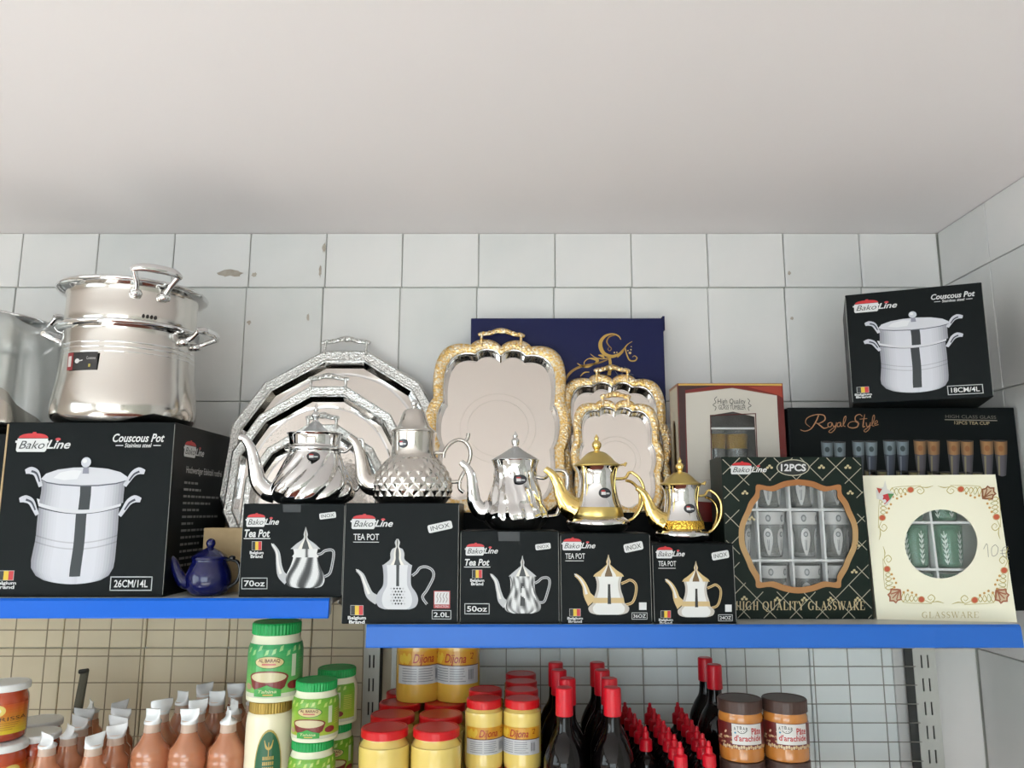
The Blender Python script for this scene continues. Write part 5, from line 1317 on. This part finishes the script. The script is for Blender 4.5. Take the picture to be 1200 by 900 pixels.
# ---- left bay: green-lidded jars
green_lid = M('green_lid', (20, 150, 74), .4)
cream_pl = M('cream_plastic_jar', (222, 222, 196), .35)
def ridged_lid(t, r, z0, h, mat, n=44):
    b = MB(); mod = lambda th, z, i: (1+.012*math.cos(th*n)) if i in (1, 2) else 1.0
    b.lathe([(r*.97, z0), (r, z0+h*.06), (r, z0+h*.86), (r*.96, z0+h), (r*.88, z0+h), (r*.86, z0+h*.95), (.0001, z0+h*.95)], n*4, mod); b.build('lid', mat, t)
def green_jar(name, r, h, lighter, topgrn=(30, 170, 90)):
    t = thing(name, 'x', 'jar', (0, 0, 0)); lh = h*.155
    prof = smooth_prof([(r*.88, 0), (r*.98, .002), (r, h*.06), (r, h*.5), (r*1.0, h*.60), (r*.98, h*.68), (r*.91, h*.76), (r*.86, h*.82), (r*.86, h*.86)], 4)
    b = MB(); b.lathe(prof, 44); b.build('jar_body', cream_pl, t, smooth=True)
    ridged_lid(t, r*.90, h-lh, lh, green_lid)
    def rr(z):
        for (r0, z0), (r1, z1) in zip(prof, prof[1:]):
            if z0 <= z <= z1: return r0+(r1-r0)*(z-z0)/max(z1-z0, 1e-6)+.0006
        return r
    P = Print(Cyl(rr, h*.07, h*.74, 1.55)); nx = 24; ny = 12
    top = (40, 172, 96) if not lighter else (120, 190, 50); bot = (150, 214, 110) if not lighter else (196, 216, 70)
    for j in range(ny):
        f = j/(ny-1); c = tuple(int(top[k]*(1-f)+bot[k]*f) for k in range(3))
        P.rect(-1, j/ny, 1, (j+1)/ny, c if f < .93 else (236, 236, 214), 1, nx)
    for k in range(9):
        x = -.75+k*.17; y = .13+.05*math.sin(k*2.3); P.poly([(x-.06, y+.05), (x-.02, y-.05), (x+.05, y-.07), (x+.03, y+.02)], (170, 226, 150) if not lighter else (206, 232, 120), 2)
    P.ell(-.18, .33, .36, .12, (60, 140, 60), 2, 26); P.ell(-.18, .33, .33, .105, (236, 214, 150), 3, 26)
    P.text('AL BARAQ', -.43, .26, .07, .34, (120, 60, 40), 4, 0, .02); P.rect(-.34, .35, -.02, .385, (216, 120, 110), 4); 
    P.poly([(-.66, .62), (.28, .62), (.2, .80), (.02, .9), (-.42, .9), (-.58, .80)], (136, 44, 40), 3); P.ell(-.19, .61, .47, .12, (150, 56, 46), 4, 26); P.ell(-.19, .61, .42, .095, (232, 220, 176), 5, 26)
    P.ell(.42, .78, .16, .08, (150, 40, 46), 3, 14); P.ell(-.72, .8, .12, .06, (206, 170, 140), 3, 14)
    P.poly([(-.5, .97), (-.5, .84), (-.34, .80), (-.2, .75), (-.06, .80), (.12, .84), (.12, .97)], (60, 176, 70), 6); P.text('Tahina', -.4, .84, .02, .90, (230, 236, 180), 7, .2, .01); P.rect(-.28, .92, -.06, .945, (230, 190, 90), 7)
    P.rect(.36, .2, .48, .62, (226, 240, 206), 2, 2)
    for k in range(8): P.rect(.58, .3+k*.05, .86, .315+k*.05, (236, 226, 120) if lighter else (120, 190, 120), 2, 3)
    P.build('label', lab, t)
    return t
gj = green_jar('tahini_jar', .0505, .141, False)
xg = sp(323, 1.545, -.28); gj.location = (xg, 1.545, CAMZ-.3485); gj.rotation_euler = (0, 0, face_cam(xg, 1.545)+.05); gj['label'] = 'largest green-lidded jar, standing on the cream bottle with gold cap'; 
g2 = green_jar('tahini_jar', .0415, .1025, True); fl = []
for (px, y, l_, nm, dr) in ((370, 1.505, 2, 'upper jar of the front stack', 0.0), (368, 1.505, 1, 'lower jar of the front stack', .1), (394, 1.62, 2, 'upper jar of the rear stack', -.55), (391, 1.62, 1, 'lower jar of the rear stack', .3), (368, 1.505, 0, 'bottom jar of the front stack', .1), (391, 1.62, 0, 'bottom jar of the rear stack', .2)):
    x = sp(px, y, -.36); place(g2, fl, (x, y, ZLL+.0004+.1027*l_), face_cam(x, y)+dr, 'light green-labelled jar with green lid, %s' % nm, 'smaller green-lidded jars')
# cream bottle with gold cap
t = thing('tahini_bottle', 'cream bottle with gold cap and green oval label under the largest green-lidded jar', 'bottle', (sp(316, 1.545, -.4), 1.545, ZLL+.0004))
t.rotation_euler = (0, 0, face_cam(sp(316, 1.545, -.4), 1.545))
Hb = .615-.3485-.0006
crm_b = M('cream_bottle', (232, 224, 196), .3, coat=.3)
b = MB(); b.lathe(smooth_prof([(.036, 0), (.041, .004), (.0425, .03), (.0425, .15), (.0425, .20), (.0415, .232), (.0385, .2435), (.035, .2455)], 4), 44, lambda th, z, i: 1+.02*math.cos(4*th)); b.build('bottle_body', crm_b, t, smooth=True)
ridged_lid(t, .0385, .2440, Hb-.2440, M('gold_cap', (164, 136, 66), .35, .5))
P = Print(Cyl(.0437, .10, .222, 1.1)); P.ell(0, .58, .52, .56, (206, 180, 90), 1, 30); P.ell(0, .58, .48, .53, (20, 104, 66), 2, 30)
GD = (206, 178, 84)
P.stroke([(0, .40), (0, .2)], .03, GD, 3); P.stroke([(0, .3), (-.1, .26), (-.16, .17)], [.03, .05, .02], GD, 3); P.stroke([(0, .3), (.1, .26), (.16, .17)], [.03, .05, .02], GD, 3)
for k in range(3):
    for j in range(6): P.rect(-.2+j*.07, .40+k*.075, -.155+j*.07, .45+k*.075, GD, 3)
P.stroke([(-.55, .72), (-.3, .80), (0, .83), (.3, .80), (.55, .72)], .12, (226, 200, 110), 3); P.text('TAHINA', -.34, .77, .34, .86, (120, 70, 30), 4, 0, .01)
P.build('oval_label', lab, t)

# ---- harissa jars with white lids
harissa = M('harissa_in_glass', (176, 62, 20), .2, coat=1.0, var=(20, (140, 36, 12), .7))
white_lid = M('white_lid', (224, 226, 226), .3, coat=.3)
def harissa_jar():
    t = thing('harissa_jar', 'x', 'jar', (0, 0, 0)); r = .0415; h = .1
    b = MB(); b.lathe(smooth_prof([(r*.8, 0), (r*.95, .002), (r, .012), (r, .062), (r*.97, .075), (r*.88, .085), (r*.87, .093)], 4), 40); b.build('jar_body', harissa, t, smooth=True)
    b = MB(); b.lathe(lid_prof(r*1.02, h-.013, .013), 44); b.build('lid', white_lid, t, smooth=False)
    P = Print(Cyl(r+.0003, .014, .066, 1.2)); n = 20
    for j in range(10):
        f = j/9; P.rect(-1, j/10, 1, (j+1)/10, (int(226+22*f), int(96+120*f), int(24+14*f)), 1, n)
    P.ell(-.2, .2, .3, .2, (250, 226, 120), 2, 16); P.ell(-.2, .2, .16, .1, (255, 250, 220), 3, 12)
    P.text('HARISSA', -.62, .42, .85, .55, (84, 40, 20), 3, 0, .0)
    for k in range(4): P.rect(-.4, .62+k*.07, .6-k*.08, .635+k*.07, (160, 90, 30), 3, 4)
    P.build('label', lab, t)
    return t
hj = harissa_jar(); fl = []
for (px, y, l_, nm) in ((1, 1.52, 2, 'top of the stack at the left photo edge'), (4, 1.50, 1, 'second layer under the top jar'), (-50, 1.50, 1, 'second layer, beyond the left photo edge'), (44, 1.565, 1, 'second layer, right of the front jar'), (-8, 1.585, 1, 'second layer, behind the front jar'), (48, 1.655, 1, 'second layer, rearmost by the wrapped-neck bottles'),
                         (4, 1.50, 0, 'bottom layer, front left'), (-50, 1.50, 0, 'bottom layer, far left'), (44, 1.565, 0, 'bottom layer, front right'), (-8, 1.585, 0, 'bottom layer, rear left'), (48, 1.655, 0, 'bottom layer, rear right')):
    x = sp(px, y, -.4); place(hj, fl, (x, y, ZLL+.0004+.1002*l_), face_cam(x, y)+(0 if l_ == 2 else .7), 'red harissa jar with white lid, %s' % nm, 'harissa jars')

# ---- bottles of rose-brown liquid with wrapped necks
syrup = M('rose_brown_bottle', (224, 152, 112), .14, coat=1.0, trans=.45, var=(9, (212, 132, 90), .5))
neckm = M('frosted_neck', (226, 200, 182), .3, trans=.35)
wrapm = M('white_neck_wrap', (228, 230, 232), .35, coat=.3)
def wrap_mesh(r, h0, h1, seed):
    rn = random.Random(seed); b = MB(); n = 24; rings = []; w = r*rn.uniform(1.15, 1.5); tilt = rn.uniform(-.2, .12)
    for k in range(7):
        f = k/6; z = h0+(h1-h0)*f; a = r+(w-r)*min(1, f*1.6); d = r*max(0, 1-f*1.5)**1.2+.0012
        if k < 2: a = r*1.02; d = r*1.02
        ring = []
        for j in range(n):
            th = 2*PI*j/n; x = a*math.cos(th); y = d*math.sin(th)
            ring.append((x+tilt*(z-h0)*.4, y+.25*a*f*math.sin(3*x/a+seed)*.5, z+tilt*x*f*.9+(.0012*math.sin(2*th+seed)*f)))
        rings.append(ring)
    b.loft(rings, cap1=True); return b
def wrapped_bottle(r, h, variant):
    t = thing('wrapped_bottle', 'x', 'bottle', (0, 0, 0))
    hs = h*.69
    prof = [(r*.86, 0), (r*.98, .004)]
    nrib = 9
    for k in range(nrib):
        z = .012+(hs-.02)*k/(nrib-1); prof += [(r, z-.004), (r*.965, z), (r, z+.004)]
    prof += [(r*.93, hs+.008), (r*.66, h*.765), (.0165, h*.82), (.0150, h*.835)]
    b = MB(); b.lathe(prof, 36); b.build('bottle_body', syrup, t, smooth=True)
    b = MB(); b.lathe([(.0150, h*.83), (.0143, h*.88), (.0140, h*.92)], 24); b.build('neck', neckm, t, smooth=True)
    wrap_mesh(.0152, h*.895, h, variant).build('neck_wrap', wrapm, t, smooth=True)
    return t
bigs = [wrapped_bottle(.0345, .246, s_) for s_ in (1, 2, 3, 5)]; smalls = [wrapped_bottle(.0262, .214, s_) for s_ in (7, 8, 11)]
used = set()
def put_b(lst, k, loc, rz, label, group):
    o = lst[k % len(lst)]; key = (id(lst), k % len(lst))
    if key not in used:
        used.add(key); o.location = loc; o.rotation_euler = (0, 0, rz); o['label'] = label; o['group'] = group
    else: dup(o, loc, (0, 0, rz), label, group)
k = 0
for r_ in range(4):
    for c_ in range(4 if r_ > 0 else 3):
        x = -.683+.0715*c_+(0 if r_ == 0 else -.026+.012*r_)+random.uniform(-.003, .003); y = 1.545+.073*r_
        if c_ == 3 and r_ < 2: x += .004; 
        if x > -.49 and y < 1.63: continue
        put_b(bigs, random.randrange(4) if k > 3 else k, (x, y, ZLL+.0004), random.uniform(-1.2, 1.2), 'large rose-brown bottle with white wrapped neck, %s row from the front, %s from left' % (ORD[r_], ORD[c_]), 'large wrapped-neck bottles'); k += 1
k = 0
for r_ in range(5):
    for c_, px in enumerate((57, 111, 0)[:2] if r_ == 0 else ((82, 0), (95, 140), (100, 143), (108, 140))[r_-1] if r_ else ()):
        if px == 0: continue
        y = 1.495+.062*r_; x = sp(px, y, -.4)
        put_b(smalls, random.randrange(3) if k > 2 else k, (x, y, ZLL+.0004), random.uniform(-1.2, 1.2), 'small rose-brown bottle with wrapped neck, %s row from the front, %s one' % (ORD[r_], ('left', 'right')[c_]), 'small wrapped-neck bottles'); k += 1
put_b(smalls, 1, (sp(137, 1.56, -.4), 1.56, ZLL+.0004), .4, 'small rose-brown bottle with wrapped neck touching the large bottles', 'small wrapped-neck bottles')
